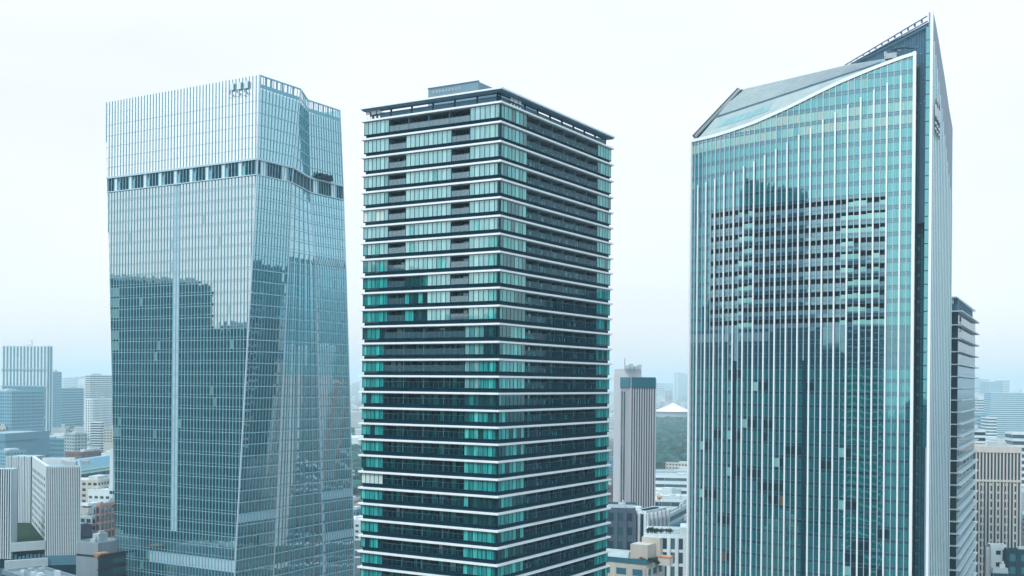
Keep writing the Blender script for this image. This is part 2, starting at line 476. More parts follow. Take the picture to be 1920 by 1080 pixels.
    for i in range(4):
        j = (i + 1) % 4
        rf.hexa([(o4[i].x, o4[i].y, zr), (o4[j].x, o4[j].y, zr), (in4[j].x, in4[j].y, zr), (in4[i].x, in4[i].y, zr)],
                [(o4[i].x, o4[i].y, zr + .3), (o4[j].x, o4[j].y, zr + .3), (in4[j].x, in4[j].y, zr + .3), (in4[i].x, in4[i].y, zr + .3)])
    ro = rf.build("roof_canopy", WHITE, t)
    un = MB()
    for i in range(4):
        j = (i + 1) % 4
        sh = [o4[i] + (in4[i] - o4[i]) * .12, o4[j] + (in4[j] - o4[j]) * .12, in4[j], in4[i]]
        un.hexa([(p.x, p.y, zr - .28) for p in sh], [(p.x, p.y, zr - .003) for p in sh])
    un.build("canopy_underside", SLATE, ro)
    # plant block on the left half of the terrace, seen through the posts
    eq = MB()
    fe = frame(C + (A + B) * 6, L + (B - A) * 6, cen)
    eq.box(fe, 3.0, 18.0, -4, 0, ztp + 1.0, zr - .3); eq.build("plant_screen", SLATE, t)
    # penthouse
    Cp = P(897, 153, 224); zt2 = Cp.z; Cp = V2(Cp)
    wl2 = run_to(Cp, A, 803, zt2)
    ph = MB(); pr = [Cp, Cp + B * 24, Cp + B * 24 + A * wl2, Cp + A * wl2]
    ph.prism(pr, ztp, zt2); pho = ph.build("penthouse", solid("penthouse_cladding", (0.17, 0.27, 0.33), 0.5, var=.1, streak=True), t)
    cp = MB()
    fp = frame(pr[0], pr[3], (Cp + B * 10 + A * 5)); 
    cp.box(fp, -.1, fp.len + .1, -.2, .08, zt2 + .003, zt2 + .25); cp.build("coping", SLATE, pho)
    vt = MB()
    for i in range(9): vt.box(fp, fp.len - 1.5 - i * .8, fp.len - 1.1 - i * .8, -.1, .06, zt2 - 1.0, zt2 - .5)
    vt.build("vent_slots", WHITE_ROOF, pho)
    # emblem plates at the roof edge
    def emblem(fr, u0, u1, d):
        e1 = MB(); wdt = u1 - u0
        # cut as a plate with notches standing on four short feet
        zA, zB_ = ztp + 1.15, zr - .02
        st = wdt / 10
        def rb(a, c, lo, hi, mi=0): e1.box(fr, u0 + st * a, u0 + st * c, d, d + .12, zA + (zB_ - zA) * lo, zA + (zB_ - zA) * hi, mi)
        rb(0, 2.2, 0, .999); rb(3.2, 6.4, .0, .85); rb(2.2, 3.2, .72, .999); rb(7.5, 10, 0, .999); rb(6.4, 7.5, .62, .999); rb(3.2, 4.5, .85, .999); rb(5.3, 6.4, .85, .999)
        for a in (0.2, 3, 5.9, 8.8):
            e1.box(fr, u0 + st * a, u0 + st * (a + 1.0), d, d + .1, ztp + .01, ztp + .75)
        e1.build("emblem", WHITE, t)
    u1 = run_to(fL2.p, fL2.u, 687.5, ztp); u0 = run_to(fL2.p, fL2.u, 714, ztp)
    emblem(fL2, u0, u1, 0.1)
    u0 = run_to(fR2.p, fR2.u, 956, ztp); u1 = run_to(fR2.p, fR2.u, 975.5, ztp)
    emblem(fR2, u0, u1, 0.1)
    return t
middle_tower()

# ================================================================== LEFT TOWER (pale finned office tower, leaning faces)
def left_tower():
    Yc = 420.0
    C0 = P(487, 140, Yc); ztop = C0.z; C0 = V2(C0)
    zg1 = z_of(484, 297.6, Yc); zg0 = z_of(482, 327, Yc)
    t = thing("office_tower", "pale blue finned office tower on the left with an open louvre floor", "tower", (C0.x + A.x * 40, C0.y + A.y * 40, 0))
    zbot = z_of(440, 1080, Yc)
    def front_t(px, z): return run_to(C0, A, px, z)
    # trims of the front plane: corner and left edge as functions of z
    cz = [(ztop, 487), (zg0, 482), (z_of(475, 450, Yc), 475), (z_of(469, 585, Yc), 469), (z_of(450, 900, Yc), 450), (zbot, 440)]
    Yl = 455
    lz = [(ztop, 198), (z_of(203, 380, Yl), 202), (z_of(208, 560, Yl), 207), (z_of(218, 1080, Yl), 218)]
    def lerp(tab, z):
        if z >= tab[0][0]: return tab[0][1]
        for (za, a), (zb, b) in zip(tab, tab[1:]):
            if z >= zb: return a + (b - a) * (za - z) / (za - zb)
        return tab[-1][1]
    def tC(z): return front_t(lerp(cz, z), max(z, zbot))
    def tL(z): return front_t(lerp(lz, z), max(z, zbot))
    # right hand facets
    lev = [ztop, zg0, z_of(475, 470, Yc), zbot, 0.0]
    F1px = [564, 547, 541, 513, 513]; F2px = [578, 582, 590, 606, 606]; Rpx = [637, 644, 648, 664, 664]
    setb = [1.03, 1.03, 1.0, 1.0, 1.0]
    secs = []
    for i, z in enumerate(lev):
        zz = max(z, zbot)
        c = C0 + A * tC(z)
        f1 = c + B * run_to(c, B, F1px[i], zz)
        B2 = dB(PHI - (3 if i >= 2 else 0))
        f2 = f1 + B2 * run_to(f1, B2, F2px[i], zz)
        if setb[i] > 1:
            f2 = f2 + V2((f2.x * .03, f2.y * .03, 0))
        r = f2 + B * run_to(f2, B, Rpx[i], zz)
        secs.append((z, c, f1, f2, r))
    def sec(z):
        for s0, s1 in zip(secs, secs[1:]):
            if z >= s1[0] - 1e-6:
                k = (s0[0] - z) / (s0[0] - s1[0])
                k = min(max(k, 0), 1)
                return [s0[j] * (1 - k) + s1[j] * k for j in range(1, 5)]
        return list(secs[-1][1:])
    fl = 4.42
    zf = []     # floor lines downwards from the gap
    z = zg0
    while z > 5: zf.append(z); z -= fl
    zf.append(0.0)
    up_y = [140, 165, 188, 210.5, 233, 255.5, 276, 297.6]
    zu = [z_of(486, y, Yc) for y in up_y]; zu[-1] = zg1
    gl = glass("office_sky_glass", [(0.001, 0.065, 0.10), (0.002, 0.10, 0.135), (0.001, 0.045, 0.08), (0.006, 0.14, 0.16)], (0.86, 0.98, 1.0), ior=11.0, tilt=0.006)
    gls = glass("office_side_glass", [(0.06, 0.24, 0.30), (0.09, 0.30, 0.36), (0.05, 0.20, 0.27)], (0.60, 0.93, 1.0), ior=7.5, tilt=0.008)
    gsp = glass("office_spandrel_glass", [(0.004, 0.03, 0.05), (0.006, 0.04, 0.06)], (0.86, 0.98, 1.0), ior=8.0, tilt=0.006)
    gup = glass("office_crown_panel", [(0.72, 0.80, 0.82), (0.8, 0.86, 0.87), (0.68, 0.78, 0.80)], (0.97, 0.99, 1.0), ior=9.0, rough=.12, tilt=0.01)  # bright diffuse tone stands in for sky mirrored in the crown glass
    fin = solid("cyan_aluminium_fin", (0.17, 0.42, 0.50), 0.4, var=0.08)
    ligh = solid("pale_blue_panel", (0.42, 0.58, 0.66), 0.5, var=0.05)
    gblind = glass("office_blind_glass", [(0.15, 0.33, 0.33), (0.22, 0.42, 0.4)], (0.86, 0.96, 1.0), ior=3.4, tilt=0.008)
    depth = 52.0
    # core per level: a stack of prisms behind the glass
    N_ = Vector((-A.y, A.x, 0))
    if N_.dot(B) < 0: N_ = -N_
    core = MB()
    for (sA, sB) in zip(secs, secs[1:]):
        def ring(s_, zz):
            c, f1, f2, r = [p + A * .7 + B * .0 for p in s_[1:]]
            l = C0 + A * (tL(zz) - .7)
            return [c + B * .7, f1, f2, r, r + A * 1.0, Vector((l.x, l.y, 0)) + B * ((r - c).length), l + B * .7]
        ra, rb_ = ring(sA, sA[0] if sA[0] < ztop else ztop - 5), ring(sB, sB[0])
        za = sA[0] if sA[0] < ztop else ztop - 5.5
        k = len(core.v); n = len(ra)
        core.v += [(p.x, p.y, sB[0]) for p in rb_] + [(p.x, p.y, za) for p in ra]
        for i in range(n):
            j = (i + 1) % n
            core.f.append((k + i, k + j, k + n + j, k + n + i)); core.m.append(0)
        core.f.append(tuple(range(k + n, k + 2 * n))); core.m.append(0)
    core.build("core_wall", solid("office_core", (0.02, 0.08, 0.11), 0.6), t)
    mod = 82.0 / 47
    FF = Fr(C0, A, -Vector(B))
    def pan(mb, a, b_, c, d, mi, g_=0.06):
        """quad pane between 3-D corners a b c d (bottom-left, bottom-right, top-right, top-left)"""
        mb.poly([a, b_, c, d], mi)
    n_lo, n_up = len(zf) - 1, len(zu) - 1
    strip0, strip1 = front_t(338, 120), front_t(322, 120)
    z_strip = z_of(330, 995, 440)
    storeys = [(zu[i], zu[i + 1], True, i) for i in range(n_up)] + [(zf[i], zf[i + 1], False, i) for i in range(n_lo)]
    nF1, nF2, nF3 = 12, 14, 13
    for (za, zb, upper, idx) in storeys:
        wb = MB()
        zm = (za + zb) / 2
        a, l = tC(zm) + 0.05, tL(zm) - 0.05
        sp = 0.0 if upper else 1.05
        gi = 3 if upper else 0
        k0 = math.floor(a / mod)
        rowcol = rnd.random()
        u = a
        k = k0
        while u < l - .05:
            un = min((k + 1) * mod, l)
            if un - u > .15:
                mid = (u + un) / 2
                mi = gi
                if not upper and strip0 < mid < strip1 and zm > z_strip: mi = 2
                if not upper and mi == 0 and rnd.random() < 0.012: mi = 5
                if not upper and mi == 0 and u > l - 6 and idx in (9, 10, 11, 13, 14, 22): mi = 5
                if not upper and idx == 33 and front_t(440, 30) < mid < front_t(280, 30): mi = 2
                if sp and mi != 2:
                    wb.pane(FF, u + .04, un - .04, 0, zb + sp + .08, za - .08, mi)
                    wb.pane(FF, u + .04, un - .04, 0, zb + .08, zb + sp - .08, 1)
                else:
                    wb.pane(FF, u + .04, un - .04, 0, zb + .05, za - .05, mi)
            u = un; k += 1
        # side facets
        top, bot = sec(za), sec(zb)
        for fi, n in ((0, nF1), (1, nF2 if zm < secs[2][0] else 5), (2, nF3)):
            if upper and idx == 0: continue
            for i in range(n):
                s0, s1 = (i + .03) / n, (i + .97) / n
                pt = lambda s_, q: q[fi] * (1 - s_) + q[fi + 1] * s_
                def quad(za_, zb_, mi, oo=0.0):
                    ka = (za - za_) / (za - zb); kb = (za - zb_) / (za - zb)
                    def pp(s_, kk, zz):
                        p = pt(s_, top) * (1 - kk) + pt(s_, bot) * kk
                        # each pane is set a little out at one side: saw-tooth
                        return (p.x, p.y, zz)
                    wb.poly([pp(s0, kb, zb_), pp(s1, kb, zb_), pp(s1, ka, za_), pp(s0, ka, za_)], mi)
                if upper: quad(za - .15, zb + .15, 4)
                else:
                    side = 4 if zm > z_of(500, 600, Yc) or fi != 0 else 0  # pale glass above, dark below: mirrored skyline put into the panes
                    if zm < z_of(500, 700, Yc): side = 0
                    mi = side
                    q = rnd.random()
                    if fi == 2 and i >= 8 and q < .22 and zm > z_of(640, 700, 450): mi = 5
                    if fi == 0 and idx == 29: mi = 2
                    if fi == 2 and idx in (28, 32): mi = 2
                    if fi == 2 and i == 0 : mi = 2 if zm < zg0 else mi
                    quad(za - .10, zb + 1.05, mi); quad(zb + .95, zb + .10, 1 if side == 0 else 4)
        wbo = wb.build("window_band", [gl, gsp, ligh, gup, gls, gblind], t)
        if wbo:
            # transoms of this storey
            tr = MB()
            hh = .09
            if not upper or idx > 0:
                tr.box(FF, tC(zb) , tL(zb), -.1, .12, zb - (hh if not upper else .03), zb + (hh if not upper else .03), 0)
                if not upper: tr.box(FF, tC(zb), tL(zb), -.1, .10, zb + sp - .06, zb + sp + .06, 0)
                for fi in range(3):
                    p, q = bot[fi], bot[fi + 1]
                    f_ = frame(p, q, (p + q) / 2 + A * 20)
                    tr.box(f_, 0, f_.len, -.1, .16, zb - .16, zb + .16, 0)
            tr.build("transom", solid("transom_metal", (0.30, 0.52, 0.60), .45, var=.08), wbo)
    # parapet rail of the open top storey on the right side
    pr = MB()
    for fi in range(3):
        p, q = sec(zu[0])[fi], sec(zu[0])[fi + 1]; f_ = frame(p, q, (p + q) / 2 + A * 20)
        pr.box(f_, 0, f_.len, -.3, .1, zu[0] - .5, zu[0])
        pr.box(f_, 0, f_.len, -.2, .0, zu[1] + 1.2, zu[1] + 1.6)
        pr.pane(f_, 0, f_.len, .02, zu[1], zu[1] + 1.2)
        for i in range(int(f_.len / 3)):
            pr.box(f_, i * 3, i * 3 + .9, -.2, -.05, zu[1] + .5, zu[0] - .5)
    pr.build("parapet", fin, t)
    # the other walls
    bw = MB()
    for (sA, sB) in zip(secs, secs[1:]):
        ca, cb = sA[4], sB[4]
        la = C0 + A * tL(sA[0]); lb = C0 + A * tL(sB[0])
        wA = la + B * (ca - sA[1]).length; wB_ = lb + B * (cb - sB[1]).length
        bw.poly([(cb.x, cb.y, sB[0]), (wB_.x, wB_.y, sB[0]), (wA.x, wA.y, sA[0]), (ca.x, ca.y, sA[0])])
        bw.poly([(lb.x, lb.y, sB[0]), (wB_.x, wB_.y, sB[0]), (wA.x, wA.y, sA[0]), (la.x, la.y, sA[0])])
    bw.build("rear_wall", gls, t)
    # fins of the front
    kmax = int(tL(ztop) / mod) + 1
    kmin = math.floor(tC(ztop) / mod)
    for k in range(kmin - 1, kmax + 6):
        u = k * mod
        # z-range where the fin stands on the face
        zz = [z_ for z_ in [ztop - i * 1.5 for i in range(int(ztop / 1.5) + 1)] if tC(z_) - .01 <= u <= tL(z_) + .01]
        if len(zz) < 3: continue
        fb = MB(); fb.box(FF, u - .14, u + .14, 0.0, .20, min(zz) if min(zz) > 2 else 0, max(zz))
        fb.build("fin", fin, t)
    # corner posts
    for fi in range(4):
        cpz = MB()
        for (sA, sB) in zip(secs, secs[1:]):
            p, q = sA[1 + fi], sB[1 + fi]
            cpz.bar((p.x, p.y, sA[0]), (q.x, q.y, sB[0]), .26)
        cpz.build("corner_post", ligh, t)
    # side fins follow the leaning facets
    for fi, n in ((0, nF1), (1, 5), (2, nF3)):
        for i in range(1, n):
            fb = MB()
            for (sA, sB) in zip(secs, secs[1:]):
                nn = i / n
                p = sA[1 + fi] * (1 - nn) + sA[2 + fi] * nn; q = sB[1 + fi] * (1 - nn) + sB[2 + fi] * nn
                f_ = frame(sB[1 + fi], sB[2 + fi], sB[1 + fi] + A * 20)
                def off(v, a_, d_): r_ = v + f_.u * a_ + f_.n * d_; return (r_.x, r_.y)
                fb.hexa([off(q, -.12, 0) + (sB[0],), off(q, .12, 0) + (sB[0],), off(q, .12, .2) + (sB[0],), off(q, -.12, .2) + (sB[0],)],
                        [off(p, -.12, 0) + (sA[0],), off(p, .12, 0) + (sA[0],), off(p, .12, .2) + (sA[0],), off(p, -.12, .2) + (sA[0],)])
            fb.build("side_fin", fin, t)
    for i in range(1, nF2):      # extra fins of the widening middle facet
        if i % 3 == 0: continue
        fb = MB()
        for (sA, sB) in zip(secs[2:], secs[3:]):
            nn = i / nF2
            p = sA[2] * (1 - nn) + sA[3] * nn; q = sB[2] * (1 - nn) + sB[3] * nn
            f_ = frame(sB[2], sB[3], sB[2] + A * 20)
            def off(v, a_, d_): r_ = v + f_.u * a_ + f_.n * d_; return (r_.x, r_.y)
            fb.hexa([off(q, -.1, 0) + (sB[0],), off(q, .1, 0) + (sB[0],), off(q, .1, .3) + (sB[0],), off(q, -.1, .3) + (sB[0],)],
                    [off(p, -.1, 0) + (sA[0],), off(p, .1, 0) + (sA[0],), off(p, .1, .3) + (sA[0],), off(p, -.1, .3) + (sA[0],)])
        fb.build("side_fin", fin, t)
    # the open louvre floor: dark recess, pale columns in groups
    lv = MB(); ledge = MB()
    nslot = 0
    k = math.ceil(tC(zg0) / mod)
    while k * mod < tL(zg0) - 1:
        u = k * mod
        kk = k % 5
        if kk == 0: lv.box(FF, u + .1, u + mod * 1.0, -.6, .04, zg0 + .2, zg1 - .2, 1)
        elif kk in (1, 2, 3): lv.box(FF, u + .2, u + mod * .8, -.6, .0, zg0 + .3, zg1 - .5, 0)
        if kk == 4: lv.box(FF, u + .2, u + mod * .9, -.6, -.1, zg0 + .2, zg1 - 2.2, 2)
        k += 1
    lv.box(FF, tC(zg0) + .5, tL(zg0) - 5, -.8, -.6, zg0, zg1, 2)
    cc = sec((zg0 + zg1) / 2)
    for fi in (0, 2):
        p, q = cc[fi], cc[fi + 1]; f_ = frame(p, q, (p + q) / 2 + A * 20)
        n = int(f_.len / 1.9)
        for i in range(n):
            u = f_.len * i / n
            if i % 6 in (1,): lv.box(f_, u, u + 2.4, -.6, .05, zg0 + .2, zg1 - .2, 1)
            elif i % 6 != 2: lv.box(f_, u + .3, u + 1.35, -.4, .03, zg0 + .5, zg1 - .5, 0)
            else: lv.box(f_, u + .6, u + 1.7, -.6, .02, zg0 + .2, zg1 - .2, 2)
        lv.box(f_, 0, f_.len, -.8, -.62, zg0, zg1, 2)
    lv.build("louvre_floor", [NAVY, solid("pale_column", (0.68, 0.80, 0.83), .5, var=.05), solid("cyan_back_panel", (0.18, 0.42, 0.52), .5)], t)
    for zz, hh in ((zg1, .35), (zg0, .2)):
        le = MB(); le.box(FF, tC(zz), tL(zz), -.8, .55, zz - hh, zz + hh)
        for fi in range(3):
            p, q = sec(zz)[fi], sec(zz)[fi + 1]; f_ = frame(p, q, (p + q) / 2 + A * 20)
            le.box(f_, 0, f_.len, -.6, .45, zz - hh, zz + hh)
        le.build("ledge", ligh, t)
    # gondola parked under the crown of the rear wing
    f_ = frame(cc[2], cc[3], cc[2] + A * 20)
    go = MB()
    go.box(f_, 2.5, 12.5, .5, 1.7, zg1 + .6, zg1 + 1.5); go.box(f_, 4.5, 11, .5, 1.9, zg1 + 1.5, zg1 + 2.6)
    for i in range(4): go.box(f_, 3 + i * 3, 3.4 + i * 3, .6, 1.2, zg1 + 1.5, zg1 + 3.1)
    go.build("hoist_cradle", NAVY, t)
    # emblem of three bracketed bars near the top of the front
    eg = solid("emblem_grey", (0.62, 0.74, 0.78), .4)
    def fz(py, u):  # height on the front for an image row
        q = C0 + A * u
        return HC + ((718 - py) * CR + 0) * q.y / F + (-(490)) * SR * q.y / F
    for j, (x0, x1) in enumerate(((433.5, 441), (446.8, 454.8), (460.4, 468))):
        dy = -j * 2.1
        ua, ub = front_t(x1, 208), front_t(x0, 208)
        em = MB()
        em.box(FF, ua, ub, .5, .62, fz(169.5 + dy, ua), fz(156 + dy, ua), 0)
        em.box(FF, ua - .15, ua + .3, .62, .72, fz(169.5 + dy, ua), fz(157.5 + dy, ua), 1)
        em.box(FF, ua, ub + .2, .62, .72, fz(170.3 + dy, ua), fz(169.3 + dy, ua), 1)
        em.box(FF, ub - .2, ub + .25, .5, .62, fz(176 + dy, ua), fz(170.3 + dy, ua), 1)
        em.box(FF, ua + .2, ua + .9, .5, .62, fz(181.5 + dy, ua), fz(177.5 + dy, ua), 1)
        em.box(FF, ub - .6, ub + .2, .5, .62, fz(183.5 + dy, ua), fz(182.3 + dy, ua), 1)
        em.build("emblem", [eg, solid("emblem_dark_blue", (0.10, 0.22, 0.28), .5)], t)  # second colour: dark bars and small marks of the emblem
    return t
left_tower()

# ================================================================== RIGHT TOWER (curved glass front, white fins, raking blade roof)
def right_tower():
    tab = [(752, 26), (740, 27), (636, 32), (477, 41), (367, 52), (333, 62), (300, 70)]
    def phi_of(x):
        for (xa, a), (xb, b) in zip(tab, tab[1:]):
            if x >= xb: return a + (b - a) * (xa - x) / (xa - xb)
        return 70
    X, Y = 750.0 * 340 / F, 340.0
    pts = [Vector((X, Y, 0))]; 
    while pts[-1].x / pts[-1].y * F > 333.5:
        p = pts[-1]; ph = math.radians(phi_of(p.x / p.y * F))
        pts.append(p + Vector((-math.cos(ph), math.sin(ph), 0)) * .1)
    L = (len(pts) - 1) * .1
    N = round(L / 4.0)                       # wide fins
    sub = L / (2 * N)
    def at(s):
        i = min(max(s / .1, 0), len(pts) - 1.001); k = int(i); f = i - k
        return pts[k] * (1 - f) + pts[k + 1] * f
    def nrm(s):
        d = at(min(s + .3, L)) - at(max(s - .3, 0)); n = Vector((d.y, -d.x, 0)).normalized()
        return n if n.y < 0 else -n
    def xp(p): return p.x / p.y * F
    roofpx = [(1717, 97), (1688, 106), (1640, 124), (1580, 149), (1540, 168), (1480, 198), (1416, 226.5), (1378, 240), (1340, 252), (1299, 261.5)]
    rtab = [XZ(*q) for q in roofpx]
    def ztop(s):
        p = at(s); x = xp(p)
        if x >= rtab[0][0]: Z = rtab[0][1]
        elif x <= rtab[-1][0]: Z = rtab[-1][1]
        else:
            for (xa, a), (xb, b) in zip(rtab, rtab[1:]):
                if x >= xb: Z = a + (b - a) * (xa - x) / (xa - xb); break
        return HC + Z * p.y / F
    base = at(L * .4)
    t = thing("office_tower", "teal glass office tower on the right with white fins and a raking pointed roof", "tower", (base.x, base.y, 0))
    vis = glass("teal_vision_glass", [(0.001, 0.12, 0.145), (0.002, 0.17, 0.18), (0.001, 0.085, 0.12), (0.004, 0.22, 0.22)], (0.40, 0.89, 0.93), ior=4.4, tilt=0.004)
    spn = glass("teal_spandrel_glass", [(0.002, 0.05, 0.085), (0.004, 0.065, 0.10)], (0.42, 0.76, 0.82), ior=4.0, tilt=0.004)
    drk = glass("teal_open_blind_glass", [(0.001, 0.022, 0.034), (0.002, 0.04, 0.05)], (0.5, 0.75, 0.8), ior=1.5, tilt=0.01)
    lgt = glass("teal_pale_blind_glass", [(0.18, 0.48, 0.46), (0.25, 0.55, 0.52)], (0.6, 0.9, 0.9), ior=2.2)
    warm = glass("teal_warm_blind_glass", [(0.10, 0.07, 0.035), (0.22, 0.17, 0.10)], (0.6, 0.9, 0.9), ior=2.0)
    nch = glass("notch_glass", [(0.01, 0.14, 0.18), (0.03, 0.26, 0.30), (0.006, 0.07, 0.12)], (0.45, 0.76, 0.84), ior=2.6)
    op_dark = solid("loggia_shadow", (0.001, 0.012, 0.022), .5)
    op_grey = glass("loggia_glass_panel", [(0.09, 0.20, 0.26), (0.12, 0.24, 0.29), (0.04, 0.13, 0.19)], (0.5, 0.75, 0.8), ior=2.6, tilt=.02)
    lou = glass('lounge_pale_glass', [(0.16, 0.38, 0.35), (0.24, 0.44, 0.39), (0.10, 0.32, 0.31)], (0.5, 0.9, 0.9), ior=3.4, tilt=.004)
    lou2 = glass('lounge_cream_glass', [(0.34, 0.40, 0.33), (0.26, 0.36, 0.31), (0.42, 0.36, 0.27)], (0.5, 0.9, 0.9), ior=3.2, tilt=.004)
    lg2 = glass('teal_half_blind_glass', [(0.05, 0.27, 0.27), (0.08, 0.33, 0.31)], (0.6, 0.9, 0.9), ior=3.4, tilt=.004)
    GM = [vis, spn, drk, lgt, warm, op_dark, op_grey, NAVY, lg2, lou, lou2]
    Bk = dB(PHI)
    depth = 33.0
    # body behind the glass
    core = MB(); ring = [at(L * i / 24) - nrm(L * i / 24) * 1.4 for i in range(25)]
    zc = [ztop(L * i / 24) - 3.0 for i in range(25)]
    back = [q + Bk * depth for q in ring]
    k = len(core.v)
    for i in range(24):
        a, b_, c, d = ring[i], ring[i + 1], back[i + 1], back[i]
        core.hexa([(q.x, q.y, 0) for q in (a, b_, c, d)], [(a.x, a.y, zc[i]), (b_.x, b_.y, zc[i + 1]), (c.x, c.y, zc[i + 1] - 4), (d.x, d.y, zc[i] - 4)])
    core.build("core_wall", solid("teal_core", (0.01, 0.05, 0.06), .6), t)
    z0l = 151.3; fh = 4.09
    jmin = -int(z0l / fh)
    j_top = 12
    mech_l, mech_r = 370, 695
    for j in range(jmin, j_top + 1):
        zl = z0l + fh * j                # bottom of the vision glass of this storey
        zt = zl + fh
        wb = MB(); any_ = False
        runs = {}
        if -40 < j < -11:
            for _ in range(rnd.choice((0, 1, 2, 2, 3))):
                a0_ = rnd.randrange(2 * N - 4); ln = rnd.choice((1, 1, 2, 2, 3))
                for q_ in range(a0_, a0_ + ln): runs[q_] = 2
                if rnd.random() < .35: runs[a0_ + ln] = 3
        elif j in (-11, -10): runs = {}
        for i in range(2 * N):
            s0, s1 = sub * i, sub * (i + 1)
            p0, p1 = at(s0), at(s1)
            e0, e1 = ztop(s0) - 1.2, ztop(s1) - 1.2
            x = xp((p0 + p1) / 2)
            def q(za, zb, mi, o=0.0, split=1):
                if min(e0, e1) < zb + .05 and max(e0, e1) < zb + .05: return
                n_ = nrm((s0 + s1) / 2)
                for h_ in range(split):
                    g0 = p0 + (p1 - p0) * ((h_ + .02) / split) + n_ * o; g1 = p0 + (p1 - p0) * ((h_ + .98) / split) + n_ * o
                    ta, tb = min(za, e0), min(za, e1)
                    if ta <= zb or tb <= zb:
                        if ta <= zb and tb <= zb: return
                        ta = max(ta, zb + .02); tb = max(tb, zb + .02)
                    wb.poly([(g0.x, g0.y, zb), (g1.x, g1.y, zb), (g1.x, g1.y, tb), (g0.x, g0.y, ta)], mi)
            if max(e0, e1) < zl - 1.1: continue
            any_ = True
            if -8 <= j <= 1 and mech_l < x < mech_r:
                q(zt - 1.25, zt - 2.75, 5, -.9)
                n_ = nrm((s0 + s1) / 2)
                q(zt - 2.75, zl + .05, 6, -.05)
                q(zl, zl - 1.15, 1 if (j + i) % 7 else 6)
                # pale things inside a few loggias
                if (x > 620 or 420 < x < 450) and rnd.random() < .7:
                    q(zt - 1.9 - rnd.random() * .5, zl + .5, 3, .02, 2)
            else:
                r_ = rnd.random(); mi = 0
                band = j in (-9, -10, -11)
                if zl > 165 : mi = 8 if r_ < .12 else 0
                mi = runs.get(i, mi)
                if mi == 2 and r_ < .03: mi = 4
                if band: mi = 1
                if 177 < zl < 187: mi = 9 if r_ < .6 else (10 if r_ < .9 else 0)
                sx = 2 if not band else 1
                if j == -9 and x < 480: mi = 6
                q(zt - 1.2, zl + .0, mi, 0, sx)
                q(zl - .03, zl - .58, 1); q(zl - .62, zl - 1.17, 1)
        if not any_: continue
        wbo = wb.build("window_band", GM, t)
        tr = MB()
        for i in range(2 * N):
            s0, s1 = sub * i, sub * (i + 1)
            if min(ztop(s0), ztop(s1)) - 1.5 < zl + .1: continue
            p0, p1 = at(s0), at(s1); f_ = frame(p0, p1, p0 + Bk * 10); 
            tr.box(f_, 0, f_.len, -.05, .10, zl - .08, zl + .04)
            tr.box(f_, 0, f_.len, -.05, .07, zl - 1.22, zl - 1.12)
        tr.build("transom", SLATE, wbo)
    # thin mullions and wide fins
    for i in range(2 * N + 1):
        s = min(sub * i, L - .01); p = at(s); n_ = nrm(s); d_ = Vector((-n_.y, n_.x, 0))
        fr = Fr(p, d_, n_); zt = ztop(s)
        end = i in (0, 2 * N)
        big = i % 2 == 0
        mb = MB()
        if end:
            mb.box(fr, -.45, .45, -.4, .62, 0, zt + .1); mb.build("corner_fin", WHITE, t); continue
        mb.box(fr, -.09 if not big else -.13, .09 if not big else .13, 0, .28, 0, zt - .3)
        mb.build("mullion", solid("pale_lilac_mullion", (0.50, 0.60, 0.66), .4, var=.05), t)
        if big:
            zb_ = zt - (5.4 + .027 * (748 - xp(p)))
            mb = MB(); mb.box(fr, -.24, .24, .28, .55, 0, zb_); mb.build("fin", WHITE, t)
    # dark service strips on the lower half
    for (pa, pb) in ((1373, 1380), (1504.5, 1512)):
        sa = min(range(len(pts)), key=lambda q: abs(xp(pts[q]) - (pb - 960))) * .1
        sb_ = min(range(len(pts)), key=lambda q: abs(xp(pts[q]) - (pa - 960))) * .1
        fr = frame(at(sa), at(sb_), at(sa) + Bk * 10)
        mb = MB(); mb.box(fr, .15, fr.len - .15, 0, .42, 0, 108.0); mb.build("service_strip", NAVY, t)
    # raking white edge
    re = MB()
    for i in range(2 * N):
        s0, s1 = sub * i, sub * (i + 1); p0, p1 = at(s0), at(s1); n0, n1 = nrm(s0), nrm(s1)
        def c8(p, n_, o, z): r_ = p + n_ * o; return (r_.x, r_.y, z)
        za, zb = ztop(s0), ztop(s1)
        re.hexa([c8(p0, n0, -.8, za - 1.05), c8(p1, n1, -.8, zb - 1.05), c8(p1, n1, .5, zb - 1.05), c8(p0, n0, .5, za - 1.05)],
                [c8(p0, n0, -.8, za), c8(p1, n1, -.8, zb), c8(p1, n1, .5, zb), c8(p0, n0, .5, za)])
    re.build("roof_edge", WHITE, t)
    # roof surface: from the front edge up to the ridge, and down behind it
    ridge = [P(1667, 109, 350), P(1588, 121.5, 366), P(1480, 147, 390), P(1384, 169, 406)]
    def rid(k): 
        k *= 3; i = min(int(k), 2); f = k - i
        return ridge[i] * (1 - f) + ridge[i + 1] * f
    rf = MB(); nn = 24
    M1, M0 = P(1668, 113.5, 347), P(1342, 221, 396)
    sA = 12.0
    grid = []
    for i in range(nn + 1):
        k = i / nn; s = sA * 0 + L * k
        p = at(s) - nrm(s) * 1.2; a = Vector((p.x, p.y, ztop(s) - 1.0)); r_ = rid(k)
        m_l = M1 + (M0 - M1) * k
        grid.append([a, a + (m_l - a) * .5, m_l, m_l + (r_ - m_l) * .5, r_])
    for i in range(nn):
        for v in range(4):
            rf.poly([grid[i][v], grid[i + 1][v], grid[i + 1][v + 1], grid[i][v + 1]])
        r0, r1 = grid[i][4], grid[i + 1][4]
        rf.poly([r0, r1, (r1.x + 8, r1.y + 14, r1.z - 14), (r0.x + 8, r0.y + 14, r0.z - 14)])
    roof = rf.build("roof", solid("pale_green_grey_roof", (0.30, 0.355, 0.355), .8, var=.1, scale=.3), t)
    rr = MB()
